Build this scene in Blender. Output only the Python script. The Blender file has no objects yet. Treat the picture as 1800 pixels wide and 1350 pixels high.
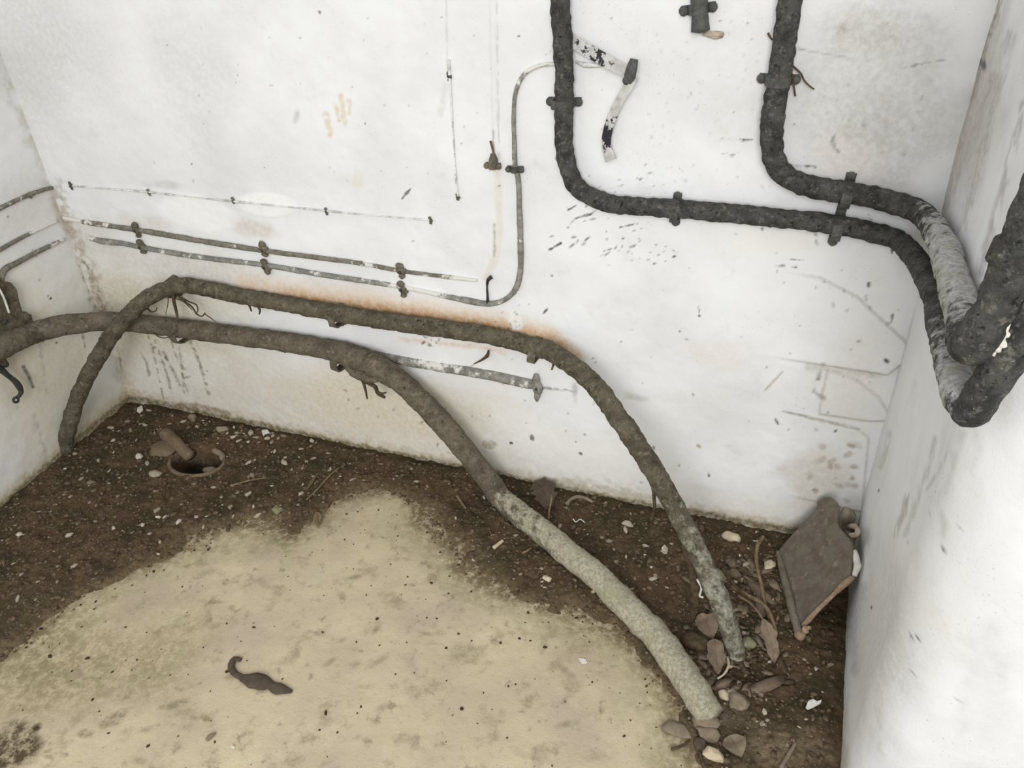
import bpy, math, random
import numpy as np
from mathutils import Matrix

random.seed(7)
RNG = np.random.RandomState(11)
S = bpy.context.scene
COL = S.collection

# ------------------------------------------------------------------ camera
F, CX, CY = 1350.0, 900.0, 675.0          # focal length and centre in pixels of an 1800x1350 frame
CAM = np.array([2.2034, -1.6941, 1.5])
_d = np.array([100, 2125, F]); _Z = -_d / np.linalg.norm(_d)
_x = np.array([4100, 665, -F]); _x = _x - _x.dot(_Z) * _Z; _X = _x / np.linalg.norm(_x)
R = np.stack([_X, np.cross(_Z, _X), _Z])   # world = R @ camera (x right, y down, z forward)
cd = bpy.data.cameras.new('camera'); cam = bpy.data.objects.new('camera', cd); COL.objects.link(cam)
cd.sensor_width = 36; cd.lens = 36 * F / 1800; cd.clip_start = 0.02
m = Matrix.Identity(4)
for i in range(3):
    m[i][0] = R[i, 0]; m[i][1] = -R[i, 1]; m[i][2] = -R[i, 2]; m[i][3] = CAM[i]
cam.matrix_world = m
S.camera = cam

# ------------------------------------------------------------------ light
W = bpy.data.worlds.new('world'); S.world = W; W.use_nodes = True
W.node_tree.nodes['Background'].inputs[0].default_value = (0.97, 0.985, 1.0, 1)
W.node_tree.nodes['Background'].inputs[1].default_value = 0.62

def area(name, loc, target, size, size_y, power, color):
    ld = bpy.data.lights.new(name, 'AREA'); ld.shape = 'RECTANGLE'; ld.size = size; ld.size_y = size_y
    ld.energy = power; ld.color = color
    o = bpy.data.objects.new(name, ld); COL.objects.link(o)
    dv = np.array(target, float) - np.array(loc, float)
    from mathutils import Vector
    o.location = loc; o.rotation_euler = Vector(dv).to_track_quat('-Z', 'Y').to_euler()
    return o
area('doorway_daylight', (2.7, -4.4, 2.3), (1.9, 0, 0.6), 1.9, 2.1, 130, (1.0, 1.0, 1.0))
S.view_settings.view_transform = 'Standard'; S.view_settings.look = 'None'
S.view_settings.exposure = 0.0; S.view_settings.gamma = 1.0
S.view_settings.use_curve_mapping = False

# ------------------------------------------------------------------ geometry from the photograph
def ray(px, py): return R @ np.array([px - CX, py - CY, F])
def on_plane(px, py, n, p0):
    r = ray(px, py); return CAM + r * ((np.array(p0) - CAM).dot(n) / r.dot(n))
def FL(px, py, z=0.0): return on_plane(px, py, np.array([0, 0, 1.]), [0, 0, z])
def B(px, py, off=0.0): return on_plane(px, py, np.array([0, 1., 0]), [0, -off, 0])
LW0, LW1 = np.array([0.035, 0.0]), np.array([0.085, -0.60])          # left wall, floor line
RW0, RW1 = np.array([2.482, 0.0]), np.array([2.462, -0.60])          # right stub, floor line
def _wn(a, b, s):
    d = (b - a) / np.linalg.norm(b - a); return np.array([-d[1], d[0], 0]) * s
NL = _wn(LW0, LW1, 1); NL = NL if NL[0] > 0 else -NL
NR = _wn(RW0, RW1, 1); NR = NR if NR[0] < 0 else -NR
def L(px, py, off=0.0): return on_plane(px, py, NL, np.array([*LW0, 0]) + NL * off)
def RT(px, py, off=0.0): return on_plane(px, py, NR, np.array([*RW0, 0]) + NR * off)
YEND = RT(1704, 720, 0.021)[1] + 0.021                               # end face of the stub wall
def EN(px, py, off=0.0): return on_plane(px, py, np.array([0, 1., 0]), [0, YEND - off, 0])
def VP(px, py, a, b):
    """point of a pixel on the upright plane through ground points a, b"""
    d = np.array(b[:2]) - np.array(a[:2]); n = np.array([-d[1], d[0], 0.]); return on_plane(px, py, n, [a[0], a[1], 0])
def project(P):
    q = (np.asarray(P) - CAM) @ R
    z = np.where(q[:, 2] < 0.05, 0.05, q[:, 2])
    u = q[:, :2] / z[:, None] * F + np.array([CX, CY])
    u[q[:, 2] < 0.05] = -9999
    return u

# ------------------------------------------------------------------ numpy noise
def _hash(ix, iy, iz, s):
    h = (ix.astype(np.int64) * 374761393 + iy.astype(np.int64) * 668265263 + iz.astype(np.int64) * 2147483647 + s * 974634777) & 0xffffffff
    h = ((h ^ (h >> 13)) * 1274126177) & 0xffffffff
    h = (h ^ (h >> 16)) & 0xffffff
    return h / float(0xffffff)
def vnoise(P, f, s=0):
    p = np.asarray(P) * f + 100.0
    i = np.floor(p); t = p - i; t = t * t * (3 - 2 * t)
    x, y, z = i[:, 0], i[:, 1], i[:, 2]; r = 0
    for a in (0, 1):
        for b in (0, 1):
            for c in (0, 1):
                w = (t[:, 0] if a else 1 - t[:, 0]) * (t[:, 1] if b else 1 - t[:, 1]) * (t[:, 2] if c else 1 - t[:, 2])
                r = r + w * _hash(x + a, y + b, z + c, s)
    return r
def fbm(P, f, s=0, o=4):
    r = 0; a = 0.5; n = 0
    for k in range(o):
        r = r + a * vnoise(P, f * 2 ** k, s + k); n += a; a *= 0.5
    return r / n
def sstep(a, b, x):
    t = np.clip((x - a) / (b - a), 0, 1); return t * t * (3 - 2 * t)
def poly_dist(U, pts):
    d = np.full(len(U), 1e9)
    for a, b in zip(pts[:-1], pts[1:]):
        a = np.array(a, float); b = np.array(b, float); ab = b - a
        t = np.clip(((U - a) @ ab) / max(ab @ ab, 1e-12), 0, 1)
        d = np.minimum(d, np.hypot(*(U - a - t[:, None] * ab).T))
    return d
def inside(U, poly):
    r = np.zeros(len(U), bool); n = len(poly)
    for i in range(n):
        x1, y1 = poly[i][:2]; x2, y2 = poly[(i + 1) % n][:2]
        if y1 == y2: continue
        c = ((U[:, 1] > y1) != (U[:, 1] > y2)) & (U[:, 0] < (x2 - x1) * (U[:, 1] - y1) / (y2 - y1) + x1)
        r ^= c
    return r

# ------------------------------------------------------------------ materials
def lin(r, g, b, k=1.0):
    f = lambda c: ((c / 255 + 0.055) / 1.055) ** 2.4 if c > 10 else c / 255 / 12.92
    return (f(r) * k, f(g) * k, f(b) * k, 1)
class NT:
    def __init__(s, name, rough=0.9, spec=0.2):
        s.m = bpy.data.materials.new(name); s.m.use_nodes = True; s.t = s.m.node_tree
        s.b = s.t.nodes['Principled BSDF']; s.b.inputs['Roughness'].default_value = rough
        s.b.inputs['Specular IOR Level'].default_value = spec
        s.co = s.t.nodes.new('ShaderNodeTexCoord').outputs['Object']
    def pos(s):
        s.co = s.t.nodes.new('ShaderNodeNewGeometry').outputs['Position']; return s
    def lk(s, a, b): s.t.links.new(a, b)
    def setin(s, sock, v):
        if hasattr(v, 'links') or hasattr(v, 'is_linked'): s.lk(v, sock)
        else: sock.default_value = v
    def noise(s, sc, det=4, rough=0.55, dist=0, vec=None):
        n = s.t.nodes.new('ShaderNodeTexNoise'); n.inputs['Scale'].default_value = sc; n.inputs['Detail'].default_value = det
        n.inputs['Roughness'].default_value = rough; n.inputs['Distortion'].default_value = dist
        s.lk(vec or s.co, n.inputs['Vector']); return n.outputs['Fac']
    def vor(s, sc, feat='F1'):
        n = s.t.nodes.new('ShaderNodeTexVoronoi'); n.inputs['Scale'].default_value = sc; n.feature = feat
        s.lk(s.co, n.inputs['Vector']); return n.outputs['Distance']
    def mr(s, v, a, b, c=0.0, d=1.0):
        n = s.t.nodes.new('ShaderNodeMapRange'); n.interpolation_type = 'SMOOTHSTEP'
        s.setin(n.inputs[0], v)
        for k, q in zip((1, 2, 3, 4), (a, b, c, d)): n.inputs[k].default_value = q
        return n.outputs[0]
    def math(s, op, a, b=0.0):
        n = s.t.nodes.new('ShaderNodeMath'); n.operation = op; s.setin(n.inputs[0], a); s.setin(n.inputs[1], b); return n.outputs[0]
    def mix(s, f, a, b):
        n = s.t.nodes.new('ShaderNodeMix'); n.data_type = 'RGBA'
        s.setin(n.inputs[0], f); s.setin(n.inputs[6], a); s.setin(n.inputs[7], b); return n.outputs[2]
    def attr(s, name):
        n = s.t.nodes.new('ShaderNodeAttribute'); n.attribute_name = name; return n.outputs
    def objrand(s): return s.t.nodes.new('ShaderNodeObjectInfo').outputs['Random']
    def up(s):
        g = s.t.nodes.new('ShaderNodeNewGeometry'); x = s.t.nodes.new('ShaderNodeSeparateXYZ'); s.lk(g.outputs['Normal'], x.inputs[0]); return x.outputs[2]
    def color(s, c): s.setin(s.b.inputs['Base Color'], c)
    def bump(s, h, st=0.3, dist=0.002):
        n = s.t.nodes.new('ShaderNodeBump'); n.inputs['Strength'].default_value = st; n.inputs['Distance'].default_value = dist
        s.lk(h, n.inputs['Height']); s.lk(n.outputs[0], s.b.inputs['Normal'])

def wall_mat(name):
    n = NT(name, 0.92, 0.1).pos()
    c = n.mix(n.mr(n.noise(3.0, 5), 0.35, 0.7), lin(241, 242, 242), lin(229, 229, 228))
    c = n.mix(n.mr(n.noise(9, 6, 0.65), 0.55, 0.8, 0, 0.45), c, lin(205, 202, 195))
    c = n.mix(n.mr(n.noise(1.6, 3), 0.5, 0.75, 0, 0.25), c, lin(236, 230, 222))
    sp = n.math('MULTIPLY', n.mr(n.noise(260, 2), 0.68, 0.74), n.mr(n.noise(6, 3), 0.45, 0.65, 0.05, 0.6))
    c = n.mix(sp, c, lin(120, 115, 105))
    a = n.attr('paint')
    k = n.math('MULTIPLY', a['Alpha'], n.mr(n.noise(70, 5, 0.7), 0.32, 0.66, 0.66, 1.12))
    k = n.math('MINIMUM', k, 1.0)
    n.color(n.mix(k, c, a['Color']))
    h = n.math('ADD', n.noise(45, 6, 0.6), n.math('MULTIPLY', n.noise(300, 3), 0.3))
    n.bump(h, 0.25, 0.004); return n.m
def floor_mat():
    n = NT('concrete_floor', 0.95, 0.1).pos()
    c = n.mix(n.mr(n.noise(5, 5, 0.6), 0.3, 0.7), lin(212, 198, 166), lin(192, 177, 154))
    c = n.mix(n.mr(n.noise(2.2, 3), 0.45, 0.7, 0, 0.6), c, lin(206, 192, 160))
    c = n.mix(n.mr(n.noise(14, 6, 0.65), 0.52, 0.72, 0, 0.8), c, lin(158, 144, 120))
    c = n.mix(n.mr(n.noise(24, 5, 0.6), 0.58, 0.72, 0, 0.7), c, lin(138, 126, 104))
    c = n.mix(n.mr(n.noise(190, 2), 0.70, 0.76, 0, 0.6), c, lin(90, 78, 58))
    a = n.attr('paint')
    k = n.math('MINIMUM', n.math('MULTIPLY', a['Alpha'], n.mr(n.noise(60, 5, 0.7), 0.32, 0.62, 0.3, 1.2)), 1.0)
    n.color(n.mix(k, c, a['Color']))
    n.bump(n.math('ADD', n.noise(60, 6, 0.65), n.math('MULTIPLY', n.noise(250, 3), 0.4)), 0.4, 0.005); return n.m
def soil_mat():
    n = NT('dark_soil', 0.95, 0.15).pos()
    c = n.mix(n.mr(n.noise(30, 6, 0.7), 0.34, 0.64), lin(72, 60, 44), lin(106, 88, 67))
    c = n.mix(n.mr(n.noise(7, 4), 0.42, 0.62, 0, 0.8), c, lin(64, 60, 42))
    c = n.mix(n.mr(n.noise(5, 4, 0.6, 0.5), 0.5, 0.75, 0, 0.55), c, lin(110, 86, 64))
    c = n.mix(n.mr(n.noise(120, 4, 0.7), 0.57, 0.70, 0, 0.85), c, lin(138, 122, 98))
    c = n.mix(n.mr(n.noise(150, 3, 0.6), 0.36, 0.28, 0, 0.9), c, lin(40, 32, 22))
    a = n.attr('paint')
    k = n.math('MINIMUM', n.math('MULTIPLY', a['Alpha'], n.mr(n.noise(60, 5, 0.7), 0.32, 0.62, 0.4, 1.2)), 1.0)
    n.color(n.mix(k, c, a['Color']))
    n.bump(n.math('ADD', n.noise(90, 6, 0.7), n.math('MULTIPLY', n.noise(300, 4), 0.5)), 0.8, 0.008); return n.m
def cable_mat(name, dark, mid, light, dust, up_k=0.25, bump=0.6):
    n = NT(name, 0.85, 0.25).pos()
    c = n.mix(n.mr(n.noise(24, 7, 0.72), 0.36, 0.62), lin(*dark), lin(*mid))
    c = n.mix(n.mr(n.noise(70, 6, 0.75), 0.52, 0.66, 0, 0.9), c, lin(*light))
    c = n.mix(n.mr(n.noise(90, 6, 0.7), 0.44, 0.34, 0, 0.9), c, lin(dark[0] * .55, dark[1] * .55, dark[2] * .55))
    v = n.math('ADD', n.noise(42, 7, 0.75), n.math('MULTIPLY', n.attr('dust')['Fac'], 0.36))
    v = n.math('ADD', v, n.math('MULTIPLY', n.math('MAXIMUM', n.up(), -0.4), up_k))
    dc = n.mix(n.mr(n.noise(130, 5, 0.7), 0.35, 0.65), lin(dust[0] * .78, dust[1] * .77, dust[2] * .75), lin(*dust))
    dc = n.mix(n.mr(n.noise(16, 4, 0.6), 0.5, 0.7, 0, .7), dc, lin(dust[0] * .8, dust[1] * .82, dust[2] * .74))
    c = n.mix(n.mr(v, 0.70, 0.86, 0, 0.95), c, dc)
    c = n.mix(n.mr(n.noise(260, 3), 0.70, 0.75, 0, 0.85), c, lin(200, 196, 185))
    n.color(c)
    n.bump(n.math('ADD', n.noise(85, 6, 0.7), n.math('MULTIPLY', n.noise(260, 3), 0.4)), bump, 0.006); return n.m
def mottled(name, c1, c2, c3, sc=40, rough=0.85, spec=0.25, t3=(0.58, 0.7), bump=0.4, vary=0.0):
    n = NT(name, rough, spec).pos()
    c = n.mix(n.mr(n.noise(sc, 5, 0.65), 0.35, 0.65), lin(*c1), lin(*c2))
    c = n.mix(n.mr(n.noise(sc * 1.7, 6, 0.7), t3[0], t3[1]), c, lin(*c3))
    if vary:
        c = n.mix(n.math('MULTIPLY', n.objrand(), vary), c, lin(c1[0] * .55, c1[1] * .5, c1[2] * .42))
    n.color(c); n.bump(n.noise(sc * 3, 5, 0.7), bump, 0.004); return n.m

M_wall = wall_mat('whitewashed_plaster')
M_floor = floor_mat(); M_soil = soil_mat()
M_pipe = cable_mat('tarred_pipe', (54, 55, 52), (86, 85, 80), (122, 118, 110), (214, 213, 210), 0.08, 0.9)
M_cab1 = cable_mat('brown_cable', (78, 72, 58), (108, 101, 84), (136, 128, 110), (176, 174, 158), 0.06, 0.9)
M_cab2 = cable_mat('silted_cable', (88, 80, 66), (114, 106, 90), (136, 127, 110), (196, 190, 168), 0.06, 0.6)
M_clamp = mottled('dark_iron', (66, 68, 64), (92, 92, 86), (118, 114, 104), 60, 0.7, 0.4)
M_clay = mottled('crusted_iron', (92, 88, 74), (122, 115, 100), (150, 144, 130), 60)
def cond_mat(name, c1, c2, sc, t3):
    n = NT(name, .85, .2).pos()
    c = n.mix(n.mr(n.noise(sc * 2.5, 6, .7), .35, .65), lin(*c1), lin(*c2))
    v = n.math('ADD', n.noise(sc, 6, .7), n.math('MULTIPLY', n.attr('dust')['Fac'], .4))
    n.color(n.mix(n.mr(v, t3, t3 + .09), c, lin(226, 223, 216))); n.bump(n.noise(sc * 5, 5, .7), .5, .004); return n.m
M_cond = cond_mat('flaking_conduit', (104, 100, 88), (138, 133, 120), 26, .60)
M_cond2 = cond_mat('painted_conduit', (116, 115, 108), (156, 153, 145), 20, .57)
M_wire = mottled('painted_wire', (168, 165, 156), (202, 200, 194), (234, 233, 230), 18, t3=(0.42, 0.55))
def strip_mat():
    n = NT('chipped_strip', 0.7, 0.3).pos()
    c = n.mix(n.mr(n.noise(40, 5, .65), .35, .65), lin(208, 206, 203), lin(176, 172, 168))
    v = n.math('ADD', n.noise(60, 5, .7), n.math('MULTIPLY', n.attr('dust')['Fac'], 0.3))
    n.color(n.mix(n.mr(v, .66, .70), c, lin(44, 42, 46))); n.bump(n.noise(120, 4), .3, .003); return n.m
M_strip = strip_mat()
M_root = mottled('dry_root', (66, 56, 42), (92, 78, 58), (120, 104, 80), 60)
M_twig = mottled('twig_bark', (112, 94, 70), (140, 122, 96), (168, 150, 122), 60)
M_leaf = mottled('dry_leaf', (116, 102, 86), (138, 122, 104), (96, 82, 66), 40)
M_plate = mottled('rusty_plate', (108, 98, 86), (124, 116, 104), (160, 146, 128), 30, t3=(0.54, 0.74))
M_rust = mottled('rust_edge', (146, 124, 102), (168, 144, 120), (200, 182, 160), 50)
M_chip = mottled('pale_chip', (206, 198, 182), (176, 164, 146), (226, 222, 214), 30, vary=0.8)
M_white = mottled('white_chip', (236, 233, 226), (215, 210, 200), (180, 172, 158), 40)
M_stone = mottled('grey_stone', (142, 130, 110), (124, 112, 94), (162, 150, 130), 30)
M_green = mottled('mossy_stone', (142, 140, 108), (124, 122, 94), (158, 154, 124), 30)
M_cream = mottled('cream_stone', (218, 206, 180), (196, 180, 152), (160, 146, 118), 30)
M_mort = mottled('mortar', (188, 176, 158), (156, 142, 124), (212, 204, 190), 40)
M_tan = mottled('clay_pipe', (122, 106, 86), (104, 90, 72), (142, 126, 104), 30)
M_crumb = mottled('dark_crumb', (58, 46, 28), (80, 64, 42), (40, 32, 20), 40)
M_grit = mottled('soil_grit', (112, 96, 76), (86, 72, 54), (176, 164, 146), 45, t3=(0.60, 0.66))
M_peel = mottled('dark_peel', (92, 80, 68), (78, 68, 56), (112, 100, 86), 40)
M_black = mottled('black_hook', (46, 46, 44), (66, 64, 60), (110, 106, 98), 60, 0.6, 0.4)

# ------------------------------------------------------------------ mesh helpers
LOC = {}
def tagset(o, label=None, cat=None, group=None, kind=None):
    for k, v in (('label', label), ('category', cat), ('group', group), ('kind', kind)):
        if v: o[k] = v
    return o
def thing(name, label, cat, loc, group=None):
    o = bpy.data.objects.new(name, None); COL.objects.link(o); o.empty_display_size = 0.02
    o.location = tuple(float(v) for v in loc); LOC[o] = np.array(loc, float)
    return tagset(o, label, cat, group)
def make_mesh(name, V, Fc, mat, smooth=True):
    me = bpy.data.meshes.new(name)
    V = np.asarray(V, float)
    if isinstance(Fc, np.ndarray):
        n, k = Fc.shape
        me.vertices.add(len(V)); me.vertices.foreach_set('co', V.ravel())
        me.loops.add(n * k); me.loops.foreach_set('vertex_index', Fc.ravel().astype(np.int32))
        me.polygons.add(n); me.polygons.foreach_set('loop_start', np.arange(0, n * k, k, dtype=np.int32))
        me.update(calc_edges=True)
    else:
        me.from_pydata([tuple(v) for v in V], [], [tuple(int(i) for i in f) for f in Fc])
    if mat: me.materials.append(mat)
    if smooth: me.polygons.foreach_set('use_smooth', np.ones(len(me.polygons), bool))
    me.update(); return me
def mobj(name, V, Fc, mat, parent=None, smooth=True, origin=None):
    V = np.asarray(V, float)
    org = LOC[parent] if parent is not None else (np.array(origin, float) if origin is not None else np.array([*V[:, :2].mean(0), V[:, 2].min()]))
    o = bpy.data.objects.new(name, make_mesh(name, V - org, Fc, mat, smooth)); COL.objects.link(o)
    if parent is not None: o.parent = parent
    else: o.location = tuple(org)
    LOC[o] = org
    return o
def spline(pts, step):
    P = np.array(pts, float)
    if len(P) == 2: P = np.array([P[0], (P[0] + P[1]) / 2, P[1]])
    E = np.vstack([2 * P[0] - P[1], P, 2 * P[-1] - P[-2]])
    out = []; par = []
    for i in range(1, len(E) - 2):
        p0, p1, p2, p3 = E[i - 1:i + 3]
        # centripetal catmull-rom
        d1, d2, d3 = [max(np.linalg.norm(a - b), 1e-6) ** 0.5 for a, b in ((p1, p0), (p2, p1), (p3, p2))]
        n = max(1, int(np.linalg.norm(p2 - p1) / step))
        t = np.linspace(0, 1, n, endpoint=False)[:, None]
        m1 = (p1 - p0) / d1 - (p2 - p0) / (d1 + d2) + (p2 - p1) / d2
        m2 = (p2 - p1) / d2 - (p3 - p1) / (d2 + d3) + (p3 - p2) / d3
        m1 = m1 * d2; m2 = m2 * d2
        q = (2 * t**3 - 3 * t**2 + 1) * p1 + (t**3 - 2 * t**2 + t) * m1 + (-2 * t**3 + 3 * t**2) * p2 + (t**3 - t**2) * m2
        out.append(q); par.append(i - 1 + t[:, 0])
    out.append(E[-2:-1]); par.append([len(P) - 1.0])
    return np.vstack(out), np.concatenate(par)
def frames(C):
    T = np.gradient(C, axis=0); T /= np.linalg.norm(T, axis=1)[:, None] + 1e-12
    a = np.array([0, 0, 1.]) if abs(T[0, 2]) < 0.9 else np.array([1., 0, 0])
    n = np.cross(T[0], a); n /= np.linalg.norm(n); N = [n]
    for i in range(1, len(C)):
        n = N[-1] - T[i] * (N[-1] @ T[i]); n /= np.linalg.norm(n); N.append(n)
    N = np.array(N); return T, N, np.cross(T, N)
def tube_geo(pts, r, seg=14, step=0.006, lump=0.05, ridge=0.0, pitch=0.03, rs=None, squash=None, seed=0, lf=28):
    C, par = spline(pts, step); T, N, Bn = frames(C); n = len(C)
    rr = np.full(n, r) if rs is None else r * np.interp(par, np.arange(len(rs)), rs)
    s = np.concatenate([[0], np.cumsum(np.linalg.norm(np.diff(C, axis=0), axis=1))])
    th = np.linspace(0, 2 * np.pi, seg, endpoint=False)
    D = N[:, None] * np.cos(th)[None, :, None] + Bn[:, None] * np.sin(th)[None, :, None]
    k = 1 + ridge * np.sin(s[:, None] / pitch * 2 * np.pi + th[None])
    V = C[:, None] + D * (rr[:, None] * k)[:, :, None]
    f = V.reshape(-1, 3)
    if lump:
        dn = (fbm(f, lf, seed, 3) - 0.5) * 2 * lump + (vnoise(f, 130, seed + 9) - 0.5) * lump * 0.9
        f = f + D.reshape(-1, 3) * (dn * np.repeat(rr, seg))[:, None]
    if squash is not None:
        nn, kk = squash; c = np.repeat(C, seg, 0); h = (f - c) @ nn; f = f - nn[None] * (h * (1 - kk))[:, None]
    i = np.arange(n - 1)[:, None] * seg; j = np.arange(seg)[None]; j2 = (j + 1) % seg
    Q = np.stack([i + j, i + j2, i + seg + j2, i + seg + j], -1).reshape(-1, 4)
    V = np.vstack([f, C[0] - T[0] * rr[0] * 0.3, C[-1] + T[-1] * rr[-1] * 0.3]); a = len(f)
    jj = np.arange(seg); e = (n - 1) * seg
    Q2 = np.stack([np.full(seg, a), (jj + 1) % seg, jj, jj], -1); Q3 = np.stack([np.full(seg, a + 1), e + jj, e + (jj + 1) % seg, e + (jj + 1) % seg], -1)
    faces = [tuple(q) for q in Q] + [tuple(q[:3]) for q in Q2] + [tuple(q[:3]) for q in Q3]
    pv = np.concatenate([np.repeat(par, seg), [par[0], par[-1]]])
    return V, faces, pv
def tube(name, pts, r, mat, parent=None, dust=None, **kw):
    V, fc, pv = tube_geo(pts, r, **kw)
    o = mobj(name, V, fc, mat, parent)
    if dust is not None:
        at = o.data.attributes.new('dust', 'FLOAT', 'POINT')
        at.data.foreach_set('value', np.interp(pv, np.arange(len(dust)), dust).astype(np.float32))
    return o
def grid(us, vs, fn):
    U, Vv = np.meshgrid(us, vs, indexing='ij'); P = fn(U.ravel(), Vv.ravel())
    a, b = len(us), len(vs); i = np.arange(a - 1)[:, None] * b; j = np.arange(b - 1)[None]
    Q = np.stack([i + j, i + b + j, i + b + j + 1, i + j + 1], -1).reshape(-1, 4)
    return P, Q
def set_paint(o, pt):
    at = o.data.attributes.new('paint', 'FLOAT_COLOR', 'POINT')
    at.data.foreach_set('color', np.concatenate([pt.rgb, pt.a[:, None]], 1).astype(np.float32).ravel())
class Painter:
    """stains and marks with a shape of their own, plus some painted-in light and shade, kept as a colour layer on the surface"""
    def __init__(s, P):
        s.P = P; s.U = project(P); n = len(P); s.rgb = np.tile(np.array(lin(200, 198, 190)[:3]), (n, 1)); s.a = np.zeros(n); s.h = np.zeros(n)
    def over(s, idx, c, mk):
        c = np.array(lin(*c)[:3]); a0 = s.a[idx]; na = mk + a0 * (1 - mk)
        w = np.where(na > 1e-6, mk / np.maximum(na, 1e-6), 0)[:, None]
        s.rgb[idx] = s.rgb[idx] * (1 - w) + c * w; s.a[idx] = na
    def near(s, pts, w):
        p = np.array(pts, float); lo = p.min(0) - w; hi = p.max(0) + w
        return np.nonzero((s.U[:, 0] > lo[0]) & (s.U[:, 0] < hi[0]) & (s.U[:, 1] > lo[1]) & (s.U[:, 1] < hi[1]))[0]
    def stroke(s, pts, w, c, op=0.8, soft=0.6, rough=0.0, brk=0.0, bf=60, h=0.0, seed=0):
        i = s.near(pts, w * 1.6 + rough)
        if not len(i): return
        d = poly_dist(s.U[i], pts)
        if rough: d = d + (fbm(s.P[i], 55, seed + 3, 3) - 0.5) * 2 * rough
        k = 1 - sstep(w * (1 - soft), w, d)
        if h: s.h[i] += h * k
        if brk: k = k * sstep(brk - 0.12, brk + 0.12, fbm(s.P[i], bf, seed + 7, 3))
        if op: s.over(i, c, k * op)
    def blob(s, x, y, rx, ry, c, op=0.5, soft=0.8, ang=0.0, rough=0.35, f=14, h=0.0, seed=0):
        R_ = max(rx, ry) * 1.5; i = s.near([(x, y)], R_)
        if not len(i): return
        q = s.U[i] - np.array([x, y]); ca, sa = math.cos(ang), math.sin(ang)
        d = np.hypot((q[:, 0] * ca + q[:, 1] * sa) / rx, (-q[:, 0] * sa + q[:, 1] * ca) / ry)
        d = d + (fbm(s.P[i], f, seed, 3) - 0.5) * 2 * rough
        k = 1 - sstep(1 - soft, 1, d)
        if h: s.h[i] += h * k
        if op: s.over(i, c, k * op)
    def specks(s, n, box, size, c, op=0.85, elong=2.5, seed=0, angle=None):
        r = random.Random(seed)
        for _ in range(n):
            x = r.uniform(box[0], box[2]); y = r.uniform(box[1], box[3]); a = r.uniform(*size)
            th = r.uniform(0, 3.14) if angle is None else angle + r.uniform(-.3, .3)
            s.blob(x, y, a * r.uniform(1, elong), a, c, op * r.uniform(.5, 1), 0.7, th, 0.25, 120, seed=r.randint(0, 99))
# ------------------------------------------------------------------ the setting
def lines(*segs):
    out = []
    for a, b, st in segs: out += list(np.arange(a, b - 1e-6, st))
    return np.array(out + [segs[-1][1]])

# --- back wall
xs = lines((-0.02, 2.50, 0.0036)); zs = lines((-0.03, 1.40, 0.0036), (1.40, 2.4, 0.1))
P, Q = grid(xs, zs, lambda u, v: np.stack([u, np.zeros_like(u), v], 1))
pb = Painter(P)
FLOORLINE = [(190, 692), (225, 700), (600, 780), (870, 836), (1150, 890), (1400, 934), (1520, 950)]
# general dinge; the first two tones also paint in light falloff and floor bounce
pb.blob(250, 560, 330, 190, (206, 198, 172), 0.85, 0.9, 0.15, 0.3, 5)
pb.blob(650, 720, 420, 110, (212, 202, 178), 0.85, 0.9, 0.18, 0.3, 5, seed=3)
pb.blob(60, 120, 200, 300, (208, 207, 203), 0.8, 0.9, 0, 0.3, 4, seed=5)
pb.blob(330, 130, 110, 260, (214, 213, 210), 0.6, 0.9, -0.35, 0.35, 6, seed=6)
pb.blob(1540, 150, 190, 250, (200, 198, 194), 0.8, 0.6, 0, 0.4, 8, seed=8)
pb.blob(1500, 60, 120, 70, (186, 182, 174), 0.45, 0.8, 0.1, 0.4, 12, seed=9)
pb.blob(1530, 210, 80, 80, (186, 184, 178), 0.4, 0.8, 0.1, 0.4, 14, seed=10)
pb.blob(1300, 150, 130, 200, (214, 213, 210), 0.4, 0.8, 0.1, 0.5, 12, seed=11)
pb.blob(1500, 650, 100, 240, (222, 218, 210), 0.6, 0.9, 0.2, 0.4, 8, seed=12)
pb.blob(1250, 620, 130, 40, (228, 218, 210), 0.45, 0.9, 0.1, 0.4, 8, seed=13)
pb.blob(1430, 840, 90, 70, (208, 198, 180), 0.55, 0.8, 0, 0.5, 14, seed=14)
pb.blob(1480, 290, 100, 60, (224, 212, 202), 0.4, 0.9, 0, 0.4, 8, seed=15)
pb.blob(1340, 420, 200, 70, (240, 236, 228), 0.5, 0.9, 0, 0.3, 8, seed=16)
pb.blob(450, 405, 62, 22, (206, 194, 182), 0.6, 0.7, 0.2, 0.4, 14, seed=17)
pb.blob(150, 420, 90, 50, (198, 188, 174), 0.45, 0.8, 0.5, 0.4, 14, seed=18)
pb.blob(260, 395, 70, 25, (205, 197, 185), 0.5, 0.8, 0.2, 0.4, 14, seed=18)
for k, (x0, y0, x1, y1, w) in enumerate([(598, 168, 603, 205, 7), (612, 178, 614, 200, 5), (588, 182, 596, 212, 5), (572, 200, 580, 235, 9), (602, 205, 606, 218, 5)]):
    pb.stroke([(x0, y0), (x1, y1)], w, (222, 204, 172), 0.7, 0.8, 3, 0.35, 60, seed=k)
pb.blob(330, 470, 240, 40, (206, 200, 190), 0.5, 0.9, 0.17, 0.4, 9, seed=51)
pb.blob(640, 520, 170, 26, (226, 216, 202), 0.5, 0.9, 0.15, 0.4, 9, seed=52)
pb.stroke([(1396, 84), (1430, 92), (1490, 102)], 2.5, (150, 146, 140), 0.7, 0.8, 1.5); pb.stroke([(1590, 119), (1625, 112), (1664, 105)], 3, (140, 136, 130), 0.75, 0.8, 1.5, 0.4)
pb.stroke([(1468, 235), (1462, 250), (1474, 268)], 5, (130, 126, 118), 0.7, 0.8, 3, 0.45); pb.blob(1485, 50, 22, 18, (168, 162, 154), 0.6, 0.8, 0, 0.5, 30, seed=53)
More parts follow.
